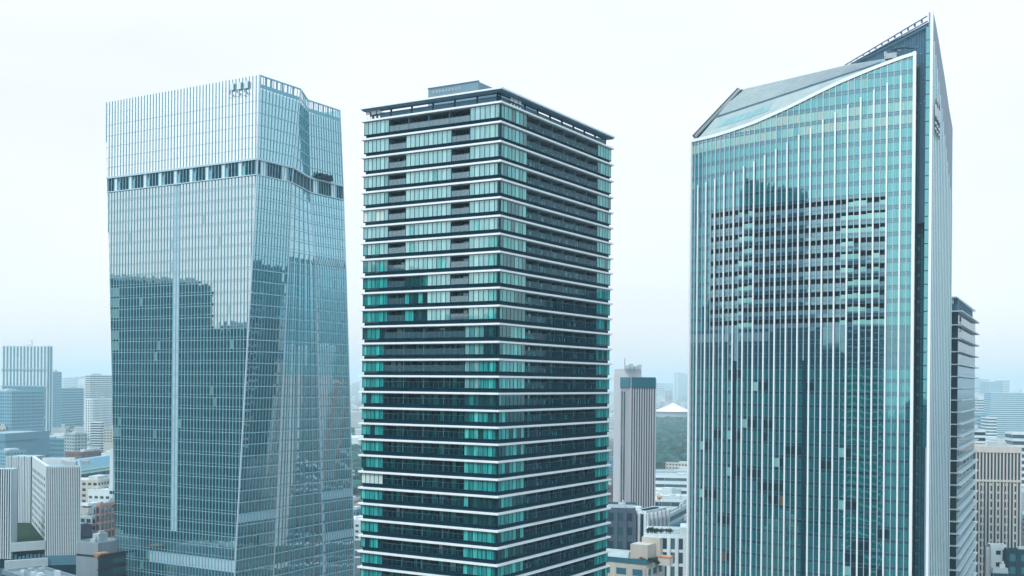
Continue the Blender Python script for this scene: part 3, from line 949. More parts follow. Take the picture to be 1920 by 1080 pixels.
    for v in [j_ / 12 for j_ in range(0, 12)]:
        for i in range(nn):
            a = grid[i][2] + (grid[i][4] - grid[i][2]) * v; b_ = grid[i + 1][2] + (grid[i + 1][4] - grid[i + 1][2]) * v
            rr.bar(a + Vector((0, 0, .06)), b_ + Vector((0, 0, .06)), .09)
    rr.build("seam_ribs", GREYC, roof)
    gt = MB()
    for i in range(1, nn):
        for v, r_ in ((1.0, .24), (.12, .18)):
            a = grid[i][0] + (grid[i][2] - grid[i][0]) * v; b_ = grid[i + 1][0] + (grid[i + 1][2] - grid[i + 1][0]) * v
            gt.bar(a + Vector((0, 0, .25)), b_ + Vector((0, 0, .25)), r_)
    gt.build("gutter", SLATE, roof)
    sk = MB()
    for i in range(15, 22):
        a0 = grid[i][0] + (grid[i][2] - grid[i][0]) * .45; a1 = grid[i + 1][0] + (grid[i + 1][2] - grid[i + 1][0]) * .45
        b0 = grid[i][0] + (grid[i][2] - grid[i][0]) * .75; b1 = grid[i + 1][0] + (grid[i + 1][2] - grid[i + 1][0]) * .75
        o = Vector((0, 0, .12))
        sk.poly([a0 + (a1 - a0) * .06 + o, a1 + o, b1 + o, b0 + (b1 - b0) * .06 + o])
    sk.build("skylight", solid("skylight_teal", (0.16, 0.30, 0.32), .4), roof)
    # left raking beam
    lb = MB(); a, b_ = P(1302, 257, 396), P(1386, 168, 404)
    lb.bar(a, b_, .62, 0); lb.bar(a + Vector((.9, -.5, -.3)), b_ + Vector((.9, -.5, -.3)), .34, 1); lb.bar(a + Vector((-.55, -.45, .35)), b_ + Vector((-.55, -.45, .35)), .22, 1)
    lb.bar(a + Vector((1.6, -.7, -.7)), b_ + Vector((1.6, -.7, -.7)), .16, 2)
    lb.build("raking_beam", [WHITE_ROOF, NAVY, SLATE], t)
    lw = MB(); lp = at(L - .1); lw_t = grid[-1][4]
    lw.hexa([(lp.x, lp.y, 0), (lp.x + .4, lp.y - .1, 0), (lp.x + depth * Bk.x + .4, lp.y + depth * Bk.y, 0), (lp.x + depth * Bk.x, lp.y + depth * Bk.y, 0)],
            [(lp.x, lp.y, ztop(L) - .5), (lp.x + .4, lp.y - .1, ztop(L) - .5), (lp.x + depth * Bk.x + .4, lp.y + depth * Bk.y, ztop(L) - 4), (lp.x + depth * Bk.x, lp.y + depth * Bk.y, ztop(L) - 4)])
    lw.build("side_wall", GREYC, t)
    # notch between the front and the blade
    Pn = at(0); n1 = Pn + Bk * 6.5
    Kb = Vector((784 * 337 / F, 337, 0))
    ntop = z_of(1725, 163, 345)
    n2 = V2(Kb) + Bk * 9.0 - Vector((1.6, 0, 0))
    fa, fb_ = frame(Pn + Bk * .6, n1, Pn - Bk * 0 + A * 10), frame(n1, n2, n1 + Bk * 10)
    for j in range(jmin, int((ntop - z0l) / fh) + 1):
        zl = z0l + fh * j; nb = MB()
        for fr, n in ((fa, 3), (fb_, 5)):
            for i in range(n):
                u0, u1 = fr.len * (i + .06) / n, fr.len * (i + .94) / n
                nb.pane(fr, u0, u1, 0, zl + .1, min(zl + 2.9, ntop)); nb.pane(fr, u0, u1, 0, zl - 1.1, zl - .1)
        nb.build("notch_window_band", nch, t)
    nc = MB(); m_ = (n1 + n2) / 2 + Bk * 6
    for fr in (fa, fb_): nc.box(fr, 0, fr.len, -1.2, -.1, 0, ntop + .4)
    for fr, n in ((fa, 3), (fb_, 5)):
        for i in range(n + 1): nc.box(fr, fr.len * i / n - .1, fr.len * i / n + .1, -.1, .1, 0, ntop)
    nc.build("notch_frame", NAVY, t)
    # the blade: narrow glass front edge, finned side, falling top
    prof = [(0, 212.8), (5, 209.6), (10, 205.7), (14, 202.2), (20, 197), (27, 190), (34, 184.5)]
    def zs_(u):
        for (a, za), (b2, zb) in zip(prof, prof[1:]):
            if u <= b2: return za + (zb - za) * (u - a) / (b2 - a)
        return prof[-1][1]
    FB = Fr(Kb, Bk, Vector((Bk.y, -Bk.x, 0)))
    bl = MB()
    th = 1.3
    for (a, za), (b2, zb) in zip(prof, prof[1:]):
        bl.hexa([FB.at(a, -th, 0), FB.at(b2, -th, 0), FB.at(b2, 0, 0), FB.at(a, 0, 0)], [FB.at(a, -th, za), FB.at(b2, -th, zb), FB.at(b2, 0, zb), FB.at(a, 0, za)])
    bl.build("blade_wall", solid("blade_lilac_grey", (0.20, 0.28, 0.34), .5, var=.1, streak=True), t)
    be = MB(); be.box(FB, -.5, -.005, -.75, .05, 0, 212.9); be.build("blade_edge", WHITE, t)
    FN = Fr(V2(FB.at(-.2, -.8, 0)), Vector((-1, 0, 0)).lerp(A, .6), Vector((0, -1, 0)))
    for j in range(int((163 - 0) / fh) * 0 + 20, 52):
        zl = z0l + fh * (j - 37)
        if zl + 3 > 211: break
        bp = MB(); bp.pane(FN, .05, 1.15, 0, zl + .1, min(zl + 3.9, 211.5)); bp.build("edge_window", vis, t)
    # fins on the side of the blade, tops stepping down
    nf = 12
    sg = MB()
    for i in range(nf + 1):
        u = 1.5 + i * 2.62
        if i == nf: u = 33.8
        Yf = Kb.y + Bk.y * u
        zt = min(HC + (718 - (78 + 25 * i) + 6.8) / F * Yf, zs_(u) - .3)
        f1 = MB(); f1.box(FB, u - .42, u + .42, .004, .12, 0, zt); f1.build("blade_fin", WHITE, t)
        if i < nf:
            gp = MB(); gp.pane(FB, u + .5, u + 2.1, .03, 0, zt - 2); gp.build("blade_glazing", nch, t)
    # writing on the blade, three stacked columns of signs
    for i, (ui, y0) in enumerate(((2.3, 186), (4.9, 192), (7.5, 197))):
        Yf = Kb.y + Bk.y * ui
        zz = lambda y: HC + (718 - y + 6.8) / F * Yf
        sg = MB()
        def seg(ya, yb, wd, mi): sg.box(FB, ui - wd, ui + wd, .52, .66, zz(yb), zz(ya), mi)
        seg(y0, y0 + 10, .55, 0); 
        for q in range(7): seg(y0 + 11.5 + q * 3.1, y0 + 13.6 + q * 3.1, 1.1, 1)
        seg(y0 + 34, y0 + 43, .9, 0); seg(y0 + 43.5, y0 + 47, 1.0, 1); seg(y0 + 48, y0 + 53, .8, 0); seg(y0 + 54, y0 + 57, .9, 1); seg(y0 + 58, y0 + 65, .6, 0)
        sg.build("sign_column", [NAVY, WHITE], t)
    # steel screen rising behind the roof to the tip of the blade
    S0 = V2(FB.at(2.0, -th - .1, 0)); dS = (V2(P(1588, 122, 374)) - S0).normalized()
    Zt0 = z_of(1739, 28, S0.y); wS = run_to(S0, dS, 1587, z_of(1588, 122.8, 374)); S1 = S0 + dS * wS
    Zt1 = z_of(1588, 122.5, S1.y)
    FS = frame(S0, S1, S0 + Vector((10, 0, 0)))
    steel = solid("blue_grey_steel", (0.055, 0.14, 0.21), .45, var=.2)
    ss = MB()
    ss.hexa([FS.at(0, -.6, 150), FS.at(FS.len, -.6, 150), FS.at(FS.len, 0, 150), FS.at(0, 0, 150)], [FS.at(0, -.6, Zt0 - 2), FS.at(FS.len, -.6, Zt1 - .2), FS.at(FS.len, 0, Zt1 - .2), FS.at(0, 0, Zt0 - 2)])
    scn = ss.build("steel_screen", steel, t)
    rb = MB()
    def top(u): return Zt0 + (Zt1 - Zt0) * u / FS.len
    for i in range(1, 34):
        u = FS.len * i / 34; rb.box(FS, u - .09, u + .09, 0.003, .22, 150, top(u) - 3)
    rb.build("screen_ribs", SLATE, scn)
    rs = MB()
    for d_, o_ in ((0, .6), (-1.5, .4), (-3.2, .5)):
        rs.bar(FS.at(0.5, o_, Zt0 + d_ - .3), FS.at(FS.len, o_, Zt1 + max(d_ * .4, -1.0)), .14)
    for i in range(1, 13):
        u = FS.len * i / 13; k_ = 1 - i / 15
        rs.box(FS, u - .09, u + .09, .1, .7, top(u) - 1.3 * k_, top(u) - .2)
    rs.build("screen_rail", SLATE, scn)
    vs = MB()
    for i in range(90):
        u = rnd.uniform(1.2, FS.len * .62); zz = rnd.uniform(150, top(u) - 5)
        if zz < 176: continue
        vs.box(FS, u, u + rnd.uniform(.3, .9), .225, .28, zz, zz + .22)
    vs.build("screen_light_plates", WHITE_ROOF, scn)  # pale raised plates stand in for daylight through gaps in the screen
    # roof crane
    cr = P(1676, 108, 346.5)
    cn = thing("roof_crane", "small white maintenance crane parked on the sloping roof of the teal tower", "crane", (cr.x, cr.y, cr.z - 1.0))
    fc = Fr(V2(cr), dA(27), -Vector(Bk)); z_ = cr.z - 1.0
    m1 = MB(); m1.box(fc, -1.6, .2, -1, 1, z_ - .8, z_ + 0.6); m1.box(fc, 0.9, 3.0, -1, 1, z_ - .8, z_ - .2); m1.build("base", SLATE, cn)
    m1 = MB(); m1.box(fc, -1.0, 2.6, -1, 1, z_ + .7, z_ + 2.3); m1.box(fc, 2.0, 2.7, -1, 1.1, z_ + 1.4, z_ + 2.9); m1.build("cab", WHITE_ROOF, cn)
    m1 = MB(); m1.bar(fc.at(1.0, .2, z_ + 3.4), fc.at(-3, .2, z_ + 3.6), .16); m1.bar(fc.at(-3, .2, z_ + 3.6), fc.at(-6, .2, z_ + 2.9), .13); m1.bar(fc.at(-.6, .2, z_ + 2.3), fc.at(-.6, .2, z_ + 3.5), .22); m1.build("jib", NAVY, cn)
right_tower()

# ================================================================== generic city buildings
def block(name, label, px0, pxc, px1, py, Y, phi=PHI, style='bands', hs=3.8, bay=3.0, wall=None, win=None, zbase=0.0, roof=None, nroof=2, proud=.25, cat="building", group=None, fill=.55, rl=None, rr=None, winheight=.55, rim=1.0, ribname="rib"):
    auto = math.tan(math.radians(phi)) < (px1 - 960) / F + .04
    if auto: phi, pxc, rr = 9.0, px1, (rr or 22.0 * max(1, Y / 900))
    C = P(pxc, py, Y); zt = C.z; C = V2(C)
    a, b = dA(phi), dB(phi)
    wl = run_to(C, a, px0, zt) if rl is None else rl
    wr = run_to(C, b, px1, zt) if rr is None else rr
    L_, R_ = C + a * wl, C + b * wr; K_ = L_ + b * wr
    cen = (C + K_) / 2
    wall = wall or GREYC; win = win or CITYGLASS
    t = thing(name, label, cat, (cen.x, cen.y, zbase), group)
    body = MB(); body.prism([C, R_, K_, L_], zbase, zt - rim); body.build("wall", wall, t)
    zr = zt - rim
    faces = [frame(C, L_, cen), frame(L_, K_, cen) if auto else frame(C, R_, cen)]
    if style == 'ribs':
        for fi, fr in enumerate(faces[:2]):
            g = MB(); g.pane(fr, .2, fr.len - .2, .03, zbase, zr - .4); g.build("glazing", win, t)
            n = max(2, int(fr.len / bay))
            per = []
            for i in range(n + 1):
                u = fr.len * i / n
                mb = MB(); mb.box(fr, u - bay * fill / 2, u + bay * fill / 2, .035, proud + .3, zbase, zr)
                if n <= 40: mb.build(ribname, wall, t)
                else: per.append(mb)
            if per:
                m = MB()
                for q in per:
                    k = len(m.v); m.v += q.v; m.f += [tuple(i + k for i in f_) for f_ in q.f]; m.m += q.m
                m.build("rib_screen", wall, t)
    else:
        nst = max(1, int((zr - zbase) / hs)); h0 = (zr - zbase) / nst
        vis_from = max(0, nst - 45)
        for j in range(vis_from, nst):
            z0 = zbase + h0 * j + h0 * (1 - winheight) * .6; z1 = z0 + h0 * winheight
            for fr in faces:
                mb = MB()
                if style == 'bands':
                    n = max(1, int(fr.len / bay)); st = fr.len / n
                    for i in range(n): mb.pane(fr, st * i + .08, st * (i + 1) - .08, .04, z0, z1)
                elif style == 'grid':
                    n = max(1, int(fr.len / bay)); st = fr.len / n
                    for i in range(n):
                        m_ = st * (i + .5); mb.pane(fr, m_ - st * fill / 2, m_ + st * fill / 2, .04, z0, z1)
                wo_ = mb.build("window_band", win, t)
                if proud and style in ('bands',) and wo_:
                    sb = MB(); sb.box(fr, -.1, fr.len + .1, -.05, proud, z1 + .05, z1 + h0 * .18); sb.build("sill", wall, wo_)
        if style == 'grid' and proud:
            fm = MB()
            for fr in faces:
                n = max(1, int(fr.len / bay)); st = fr.len / n
                for i in range(n + 1): fm.box(fr, st * i - st * (1 - fill) * .4, st * i + st * (1 - fill) * .4, .0, proud, zbase, zr)
            fm.build("pier_screen", wall, t)
    # parapet ring and roof units
    pp = MB(); o = [C, R_, K_, L_]; tk = min(.5, wl * .1, wr * .1) + .02
    i_ = [C + (a + b) * tk, R_ + (a - b) * tk, K_ - (a + b) * tk, L_ + (b - a) * tk]
    for q in range(4):
        q2 = (q + 1) % 4
        pp.hexa([(o[q].x, o[q].y, zr), (o[q2].x, o[q2].y, zr), (i_[q2].x, i_[q2].y, zr), (i_[q].x, i_[q].y, zr)],
                [(o[q].x, o[q].y, zt), (o[q2].x, o[q2].y, zt), (i_[q2].x, i_[q2].y, zt), (i_[q].x, i_[q].y, zt)])
    pp.build("parapet", wall, t)
    rt = MB(); rt.prism([p_ + Vector((0, 0, 0)) for p_ in i_], zr + .02, zr + .1); rt.build("roof", roof or ROOFG, t)
    rr_ = random.Random(int(px0 * 7 + py * 13))
    fr = Fr(C, a, -b)
    for q in range(nroof):
        uw = wl * rr_.uniform(.15, .4); dw = wr * rr_.uniform(.15, .4); u0 = rr_.uniform(.08, .5) * wl; d0 = rr_.uniform(.1, .5) * wr
        m = MB(); hh = rr_.uniform(1.5, 4.0)
        m.box(fr, u0, u0 + uw, -d0 - dw, -d0, zr + .1, zr + hh); m.box(fr, u0 + uw * .2, u0 + uw * .5, -d0 - dw * .8, -d0 - dw * .3, zr + hh, zr + hh + 1.0)
        m.build("roof_unit", [ROOFU], t)
    return t, (C, a, b, wl, wr, zt, zr)
ROOFG = solid("flat_roof_grey", (0.28, 0.34, 0.36), .85, var=.2, scale=.2)
ROOFU = solid("roof_unit_grey", (0.45, 0.51, 0.53), .7, var=.15)
CITYGLASS = glass("city_window_glass", [(0.01, 0.05, 0.08), (0.03, 0.10, 0.13), (0.006, 0.03, 0.05), (0.08, 0.16, 0.18)], (0.7, 0.85, 0.9), ior=2.0)
BLUEGLASS = glass("city_blue_glass", [(0.02, 0.11, 0.16), (0.04, 0.17, 0.22), (0.03, 0.13, 0.19)], (0.45, 0.72, 0.82), ior=2.6)
PALE = solid("pale_cladding", (0.58, 0.66, 0.68), .7, var=.08, streak=True)
CREAM = solid("cream_cladding", (0.62, 0.57, 0.52), .7, var=.08, streak=True)
BEIGE = solid("beige_render", (0.50, 0.47, 0.42), .8, var=.1, streak=True)
LILAC = solid("lilac_grey_stone", (0.48, 0.50, 0.54), .7, var=.08, streak=True)
TEALW = solid("teal_cladding", (0.08, 0.22, 0.30), .6, var=.12)
MIDBL = solid("mid_blue_cladding", (0.17, 0.35, 0.44), .6, var=.12)
BRICK = solid("brown_brick", (0.17, 0.10, 0.09), .8, var=.2, scale=2)
GARDEN = solid("garden_green", (0.02, 0.045, 0.028), .9, var=.6, scale=.6, bump=.4)
ORANGE = solid("orange_awning", (0.62, 0.28, 0.14), .7, var=.25)

# ---- left strip
t1, d1 = block("office_tower", "tall pale blue tower with vertical stripes at the far left, crane on its roof", 5, 88, 98, 648, 1755, phi=8, style='ribs', bay=5.5, fill=.45, wall=PALE, win=BLUEGLASS, nroof=1)
fr = Fr(d1[0], d1[1], -d1[2])
for py in (693, 724, 753, 782):
    zz = z_of(60, py, 1755); b_ = MB(); b_.box(fr, -.5, d1[3] + .5, -.5, 1.6, zz - 1, zz + 1); b_.build("belt", MIDBL, t1)
lowg = MB(); lowg.box(fr, .5, d1[3] - .5, .1, 1.0, 20, z_of(60, 724, 1755)); lowg.build("lower_glazing", BLUEGLASS, t1)
cz_ = P(60, 648, 1765)
cn = thing("tower_crane", "thin construction crane on top of the tall pale blue tower at far left", "crane", cz_)
m = MB(); m.bar(cz_, cz_ + Vector((0, 0, 9)), .3); m.build("mast", SLATE, cn)
m = MB(); m.bar(cz_ + Vector((3, 0, 3)), cz_ + Vector((-4, 0, 9)), .25); m.bar(cz_ + Vector((-5, 0, 8.6)), cz_ + Vector((7, 0, 8.6)), .2); m.build("jib", PALE, cn)
block("office_building", "dull blue office block with fine windows in front of the tall striped tower", -60, 22, 82, 733, 1350, phi=14, style='grid', hs=4.2, bay=3.2, fill=.6, wall=MIDBL, win=BLUEGLASS, nroof=1)
block("podium_building", "plain teal windowless block below the dull blue office block", -60, 10, 93, 813, 1215, phi=12, style='bands', hs=14, winheight=.12, bay=14, wall=TEALW, win=BLUEGLASS, proud=0, nroof=0)
block("office_building", "slim light blue slab between the striped tower and the dark blue block", 90, 99, 115, 697, 1957, phi=20, style='grid', hs=4.5, bay=5, wall=MIDBL, win=BLUEGLASS, nroof=1)
block("office_building", "teal blue glass block with horizontal bands right of the slim slab", 100, 114, 157, 728, 2025, phi=10, style='bands', hs=4.5, bay=5, wall=MIDBL, win=BLUEGLASS, nroof=1)
block("apartment_building", "white tower with many balcony bands at the edge of the finned tower", 160, 169, 216, 703, 2295, phi=10, style='bands', hs=4.2, bay=6, wall=PALE, win=CITYGLASS, nroof=2)
block("office_building", "pale grey block with square window grid below the white banded tower", 160, 173, 222, 748, 1755, phi=8, style='grid', hs=4.0, bay=3.6, fill=.5, wall=PALE, win=CITYGLASS, nroof=1)
block("apartment_building", "small white slab with a blue side standing in front of the window grid block", 171, 189, 196, 791, 1485, phi=15, style='bands', hs=3.2, bay=8, wall=PALE, win=CITYGLASS, nroof=0)
block("office_building", "blue grey low block with pale roof right of the teal podium", 88, 125, 147, 822, 1350, phi=10, style='bands', hs=5, bay=5, wall=TEALW, win=BLUEGLASS, nroof=1)
block("office_building", "faint far office slab left of the white banded tower", 112, 120, 150, 708, 5400, phi=10, style='grid', hs=8, bay=10, wall=PALE, win=BLUEGLASS, nroof=1)
block("office_building", "faint far slab with stepped roof just behind the white banded tower", 140, 150, 172, 706, 5940, phi=10, style='bands', hs=8, bay=10, wall=PALE, win=BLUEGLASS, nroof=1)
# hall with white fascia
th_, dh = block("exhibition_hall", "low hall with long white fascia and green stripe beside the finned tower", 120, 152, 240, 880, 850, phi=8, style='bands', hs=9, winheight=.3, bay=6, wall=PALE, nroof=0)
fr = Fr(dh[0], dh[2], Vector((dh[2].y, -dh[2].x, 0)))
m = MB(); m.box(fr, 0, dh[4], .05, .5, dh[5] - 2.4, dh[5] - 1.2); m.build("green_stripe", solid("green_stripe", (0.08, 0.42, 0.33), .6), th_)
m = MB(); ww = dh[3]; c0 = dh[0]
m.hexa([V2(c0) + Vector((0, 0, dh[5])), V2(c0 + dh[2] * dh[4]) + Vector((0, 0, dh[5])), V2(c0 + dh[2] * dh[4] + dh[1] * ww) + Vector((0, 0, dh[5])), V2(c0 + dh[1] * ww) + Vector((0, 0, dh[5]))],
       [V2(c0 + dh[1] * ww * .3 + dh[2] * 5) + Vector((0, 0, dh[5] + 7)), V2(c0 + dh[2] * (dh[4] - 5) + dh[1] * ww * .3) + Vector((0, 0, dh[5] + 7)), V2(c0 + dh[2] * (dh[4] - 5) + dh[1] * ww * .7) + Vector((0, 0, dh[5] + 7)), V2(c0 + dh[1] * ww * .7 + dh[2] * 5) + Vector((0, 0, dh[5] + 7))])
m.build("pitched_roof", MIDBL, th_)
block("office_building", "narrow white windowless tower half hidden by the left edge of the finned tower", 206, 212, 226, 842, 640, phi=20, style='bands', hs=30, winheight=.03, bay=9, wall=PALE, proud=0, nroof=0)
block("office_building", "dark blue low building with pale flat roof left of the narrow white tower", 150, 196, 214, 926, 700, phi=60, style='grid', hs=4, bay=4, wall=TEALW, nroof=1, roof=PALE)
block("office_building", "small white building with square windows beside the striped complex", 150, 172, 180, 968, 600, phi=30, style='grid', hs=3.6, bay=3.4, fill=.7, wall=PALE, nroof=1)
block("apartment_building", "tiny white house with banded balconies behind the small white building", 146, 165, 172, 944, 660, phi=30, style='bands', hs=3.4, bay=4, wall=PALE, nroof=0)
block("office_building", "blue slab beside the brown gridded building", 176, 184, 198, 950, 640, phi=20, style='bands', hs=4, bay=4, wall=TEALW, nroof=0)
block("apartment_building", "brown building with a pale orange window grid at the foot of the finned tower", 180, 188, 222, 946, 600, phi=12, style='grid', hs=4.0, bay=3.2, fill=.72, winheight=.72, wall=solid("salmon_frame", (0.42, 0.24, 0.2), .8), nroof=1)
block("office_building", "dark violet block below the small white building", 148, 158, 173, 984, 560, phi=40, style='bands', hs=12, winheight=.1, bay=6, wall=solid("violet_grey", (0.08, 0.09, 0.15), .7), proud=0, nroof=0)
# striped complex, four wings
def striped_complex():
    Y = 500.0
    C = P(87, 874, Y); zt = C.z; C = V2(C)
    a, b = dA(20), dB(20)
    b2 = dB(60)
    t = thing("striped_office_complex", "grey office complex with white vertical stripes around a planted court, bottom left", "building", (C.x, C.y, 0))
    strip = solid("white_stripe_concrete", (0.66, 0.76, 0.80), .6, var=.08, streak=True)
    # right wing: striped faces from px 87 to 150
    wr = run_to(C, dA(-12) * -1, 151, zt); dR = -dA(-12); R = C + dR * wr
    back = dB(-25)
    w1 = MB(); w1.prism([C, R, R + back * 30, C + back * 30], 0, zt - 1); wing = w1.build("wing", NAVY, t)
    fr = frame(C, R, (C + R) / 2 + back * 10)
    n = 19
    for i in range(n + 1):
        u = fr.len * i / n; m = MB(); m.box(fr, u - .2, u + .2, 0, .4, z_of(110, 1042, Y), zt); m.build("stripe", strip, t)
    # windows between the stripes, panes of random tone
    for j in range(13):
        z0 = zt - 3.5 - j * 3.05
        m = MB()
        for i in range(n):
            m.pane(fr, fr.len * (i + .3) / n, fr.len * (i + .75) / n, .05, z0 - 1.9, z0)
        m.build("window_band", CITYGLASS, t)
    top = MB(); top.prism([C, R, R + back * 30, C + back * 30], zt - .99, zt - .4); top.build("roof", ROOFG, t)
    cap = MB(); f2 = frame(R + back * 30, C + back * 30, C); cap.box(f2, 0, f2.len, -3, 0, zt - .4, zt + 1.8); cap.build("roof_wall", PALE, t)
    for k_, (u, d, s_) in enumerate(((6, -8, 5), (13, -12, 3), (3, -18, 4))):
        q = MB(); q.box(fr, u, u + s_, d - s_, d, zt - .4, zt + 1.6); q.build("roof_unit", ROOFU, t)
    # court side wall (white with window rows) from px 60 to 87, running back
    wl = run_to(C, dA(62), 60, zt); Lc = C + dA(62) * wl
    fr2 = frame(C, Lc, C + Vector((10, 10, 0)))
    m = MB(); m.box(fr2, 0, fr2.len, -1.5, 0, 0, zt); m.build("court_wall", PALE, t)
    for j in range(9):
        z0 = z_of(75, 893, Y + 10) - j * 3.15
        m = MB()
        for i in range(9): m.pane(fr2, fr2.len * (i + .75) / 10, fr2.len * (i + 1.3) / 10, .04, z0 - 1.7, z0)
        m.build("court_window_band", CITYGLASS, t)
    # back wall of the court
    dK = dA(4); wk = run_to(Lc, dK, 12, zt); Kc = Lc + dK * wk
    fr3 = frame(Lc, Kc, (Lc + Kc) / 2 + Vector((0, 20, 0)))
    m = MB(); m.box(fr3, 0, fr3.len, -14, 0, 0, zt - .3); m.build("court_wall", GREYC, t)
    for i in range(16):
        u = fr3.len * (i + .2) / 16
        if i % 4 == 0: q = MB(); q.box(fr3, u - .5, u + .5, .0, .35, 0, zt - .1); q.build("dark_stripe", NAVY, t)
        q = MB(); q.box(fr3, u + .3, u + .7, .0, .5, 0, zt - .2); q.build("stripe", strip, t)
    for j in range(9):
        z0 = z_of(40, 895, Y + 18) - j * 3.2
        m = MB()
        for i in range(16):
            if i % 4: m.pane(fr3, fr3.len * (i + .55) / 16, fr3.len * (i + 1.0) / 16, .05, z0 - 2.0, z0)
        m.build("court_window_band", CITYGLASS, t)
    # left wing
    Cl = P(21, 878, Y - 8); zl = Cl.z; Cl = V2(Cl); wl2 = run_to(Cl, dA(4), -40, zl); Ll = Cl + dA(4) * wl2
    fr4 = frame(Cl, Ll, Cl + Vector((0, 20, 0)))
    m = MB(); m.box(fr4, 0, fr4.len, -.4, 0, 0, zl - .5); m.build("glazing", NAVY, t); m = MB(); m.box(fr4, -.3, fr4.len, -5, -.41, 0, zl - .3); m.build("wing", PALE, t)
    for i in range(15):
        u = fr4.len * i / 14; q = MB(); q.box(fr4, u - .2, u + .2, 0, .4, z_of(10, 1048, Y - 8), zl); q.build("stripe", strip, t)
    for j in range(12):
        m = MB()
        for i in range(14): m.pane(fr4, fr4.len * (i + .35) / 14, fr4.len * (i + .75) / 14, .05, zl - 5.4 - j * 3.1, zl - 3.5 - j * 3.1)
        m.build("window_band", CITYGLASS, t)
    # garden court floor, ledge and louvres
    zg = z_of(50, 1016, Y)
    m = MB(); m.prism([C + Vector((0, -.5, 0)), Lc, Kc, Cl + Vector((0, -.5, 0))], zg - 3, zg); m.build("court_terrace", PALE, t)
    m = MB(); m.prism([C + Vector((-.8, 1, 0)), Lc + Vector((0, -.5, 0)), Kc + Vector((0, -.5, 0)), Cl + Vector((.5, 1, 0))], zg + .01, zg + .5); m.build("court_lawn", GARDEN, t)
    f5 = frame(C + Vector((0, -.5, 0)), Cl + Vector((0, -.5, 0)), (C + Cl) / 2 + Vector((0, 20, 0)))
    m = MB(); m.box(f5, 0, f5.len, -.5, .3, zg - 3.2, zg + .7); m.build("ledge", PALE, t)
    m = MB(); m.box(f5, 0, f5.len, -2, -1.2, zg - 7, zg - 3.2); m.build("louvre_band", DARK, t)
    rr = random.Random(3)
    for i in range(9):
        m = MB(); u = f5.len * (i + .5) / 9; m.box(f5, u - .5, u + .5, -1.19, -.5, zg - 7, zg - 5.6 + rr.random()); m.build("vent", TEALW, t)
    m = MB(); m.box(f5, -1, f5.len + 2, -1, 1.2, zg - 10.5, zg - 7); m.build("white_ledge", PALE, t)
    m = MB(); m.box(fr, 0, fr.len, -.6, .3, z_of(110, 1060, Y), z_of(110, 1042, Y) - .02); m.build("base_band", TEALW, t)
    m = MB(); m.box(f5, -30, f5.len + 15, -2.5, -2, 0, zg - 10.5); m.build("lower_wall", TEALW, t)
striped_complex()
tr_, dr = block("office_building", "flat roofed block with rooftop air units at the bottom left corner", 4, 66, 143, 1088, 400, phi=45, style='bands', hs=4, bay=3, wall=GREYC, win=BLUEGLASS, nroof=0)
fr = Fr(dr[0], dr[1], -dr[2]); rr2 = random.Random(5)
for i in range(12):
    u, d = rr2.uniform(2, dr[3] - 4), rr2.uniform(2, dr[4] - 4)
    m = MB(); s_ = rr2.uniform(.8, 2.2); m.box(fr, u, u + s_, -d - s_, -d, dr[6] + .1, dr[6] + rr2.uniform(1, 2.2)); m.build("air_unit", WHITE if i % 2 else ROOFU, tr_)
block("office_building", "plain concrete building with dark glass side below the brown gridded building", 143, 184, 230, 1018, 450, phi=25, style='bands', hs=10, winheight=.08, bay=8, wall=GREYC, proud=0, nroof=2)
tt_, dt = block("restaurant_building", "dark low building with an orange roof terrace beside the plain concrete building", 184, 187, 236, 1042, 440, phi=25, style='bands', hs=4, bay=5, wall=solid("charcoal_wall", (0.03, 0.05, 0.06), .7), nroof=0)
fr = Fr(dt[0], dt[2], Vector((dt[2].y, -dt[2].x, 0)))
m = MB(); m.box(fr, 1, 6, -4, -1, dt[6] + .1, dt[6] + 1.6); m.build("terrace_awning", ORANGE, tt_)

# ---- centre gap
tq, dq = block("office_tower", "grey tower with fine vertical stripes behind the right edge of the apartment tower", 1166, 1183, 1229, 708, 480, phi=80, style='ribs', bay=1.05, fill=.5, wall=LILAC, win=CITYGLASS, proud=.2, nroof=0, rim=.5)
C, a, b, wl, wr, zt, zr = dq
fr = Fr(C, b, Vector((b.y, -b.x, 0)))
# left part of the grey striped tower: pinkish side, taller rear block, dark crown
m = MB(); fa_ = Fr(C, a, -b)
m.box(fr, .1, wr - .1, .5, .75, z_of(1200, 727, 480), zt + .2); m.box(fa_, -.4, wl, .3, .75, z_of(1200, 727, 480), zt + .2); m.build("crown_glazing", BLUEGLASS, tq)
m = MB(); m.box(fa_, wl + .0, wl + 15, -7, -.5, 0, z_of(1150, 700, 490)); m.build("side_block", solid("pinkish_stone", (0.64, 0.64, 0.67), .7, var=.06, streak=True), tq)
m = MB(); m.box(fa_, 14.6, 30, -9, -.8, 0, z_of(1200, 692, 500)); m.build("rear_block", solid("pinkish_stone", (0.64, 0.64, 0.67)), tq)
zz = z_of(1200, 692, 500)
for u, h_ in ((1, 1.5), (3, 2.2), (5, 1.2), (6.8, 1.8)):
    m = MB(); m.box(fa_, 11, 14, -u - 1.2, -u, zz, zz + h_); m.build("roof_unit", ROOFU, tq)
m = MB(); m.bar(fa_.at(24, -4, zz), fa_.at(24, -4, zz + 5), .12); m.build("mast", SLATE, tq)
for u_ in (7.2, 11.0):
    m = MB(); m.box(fa_, u_, u_ + 1.6, .4, .62, 0, zt - 6); m.build("window_strip", CITYGLASS, tq)
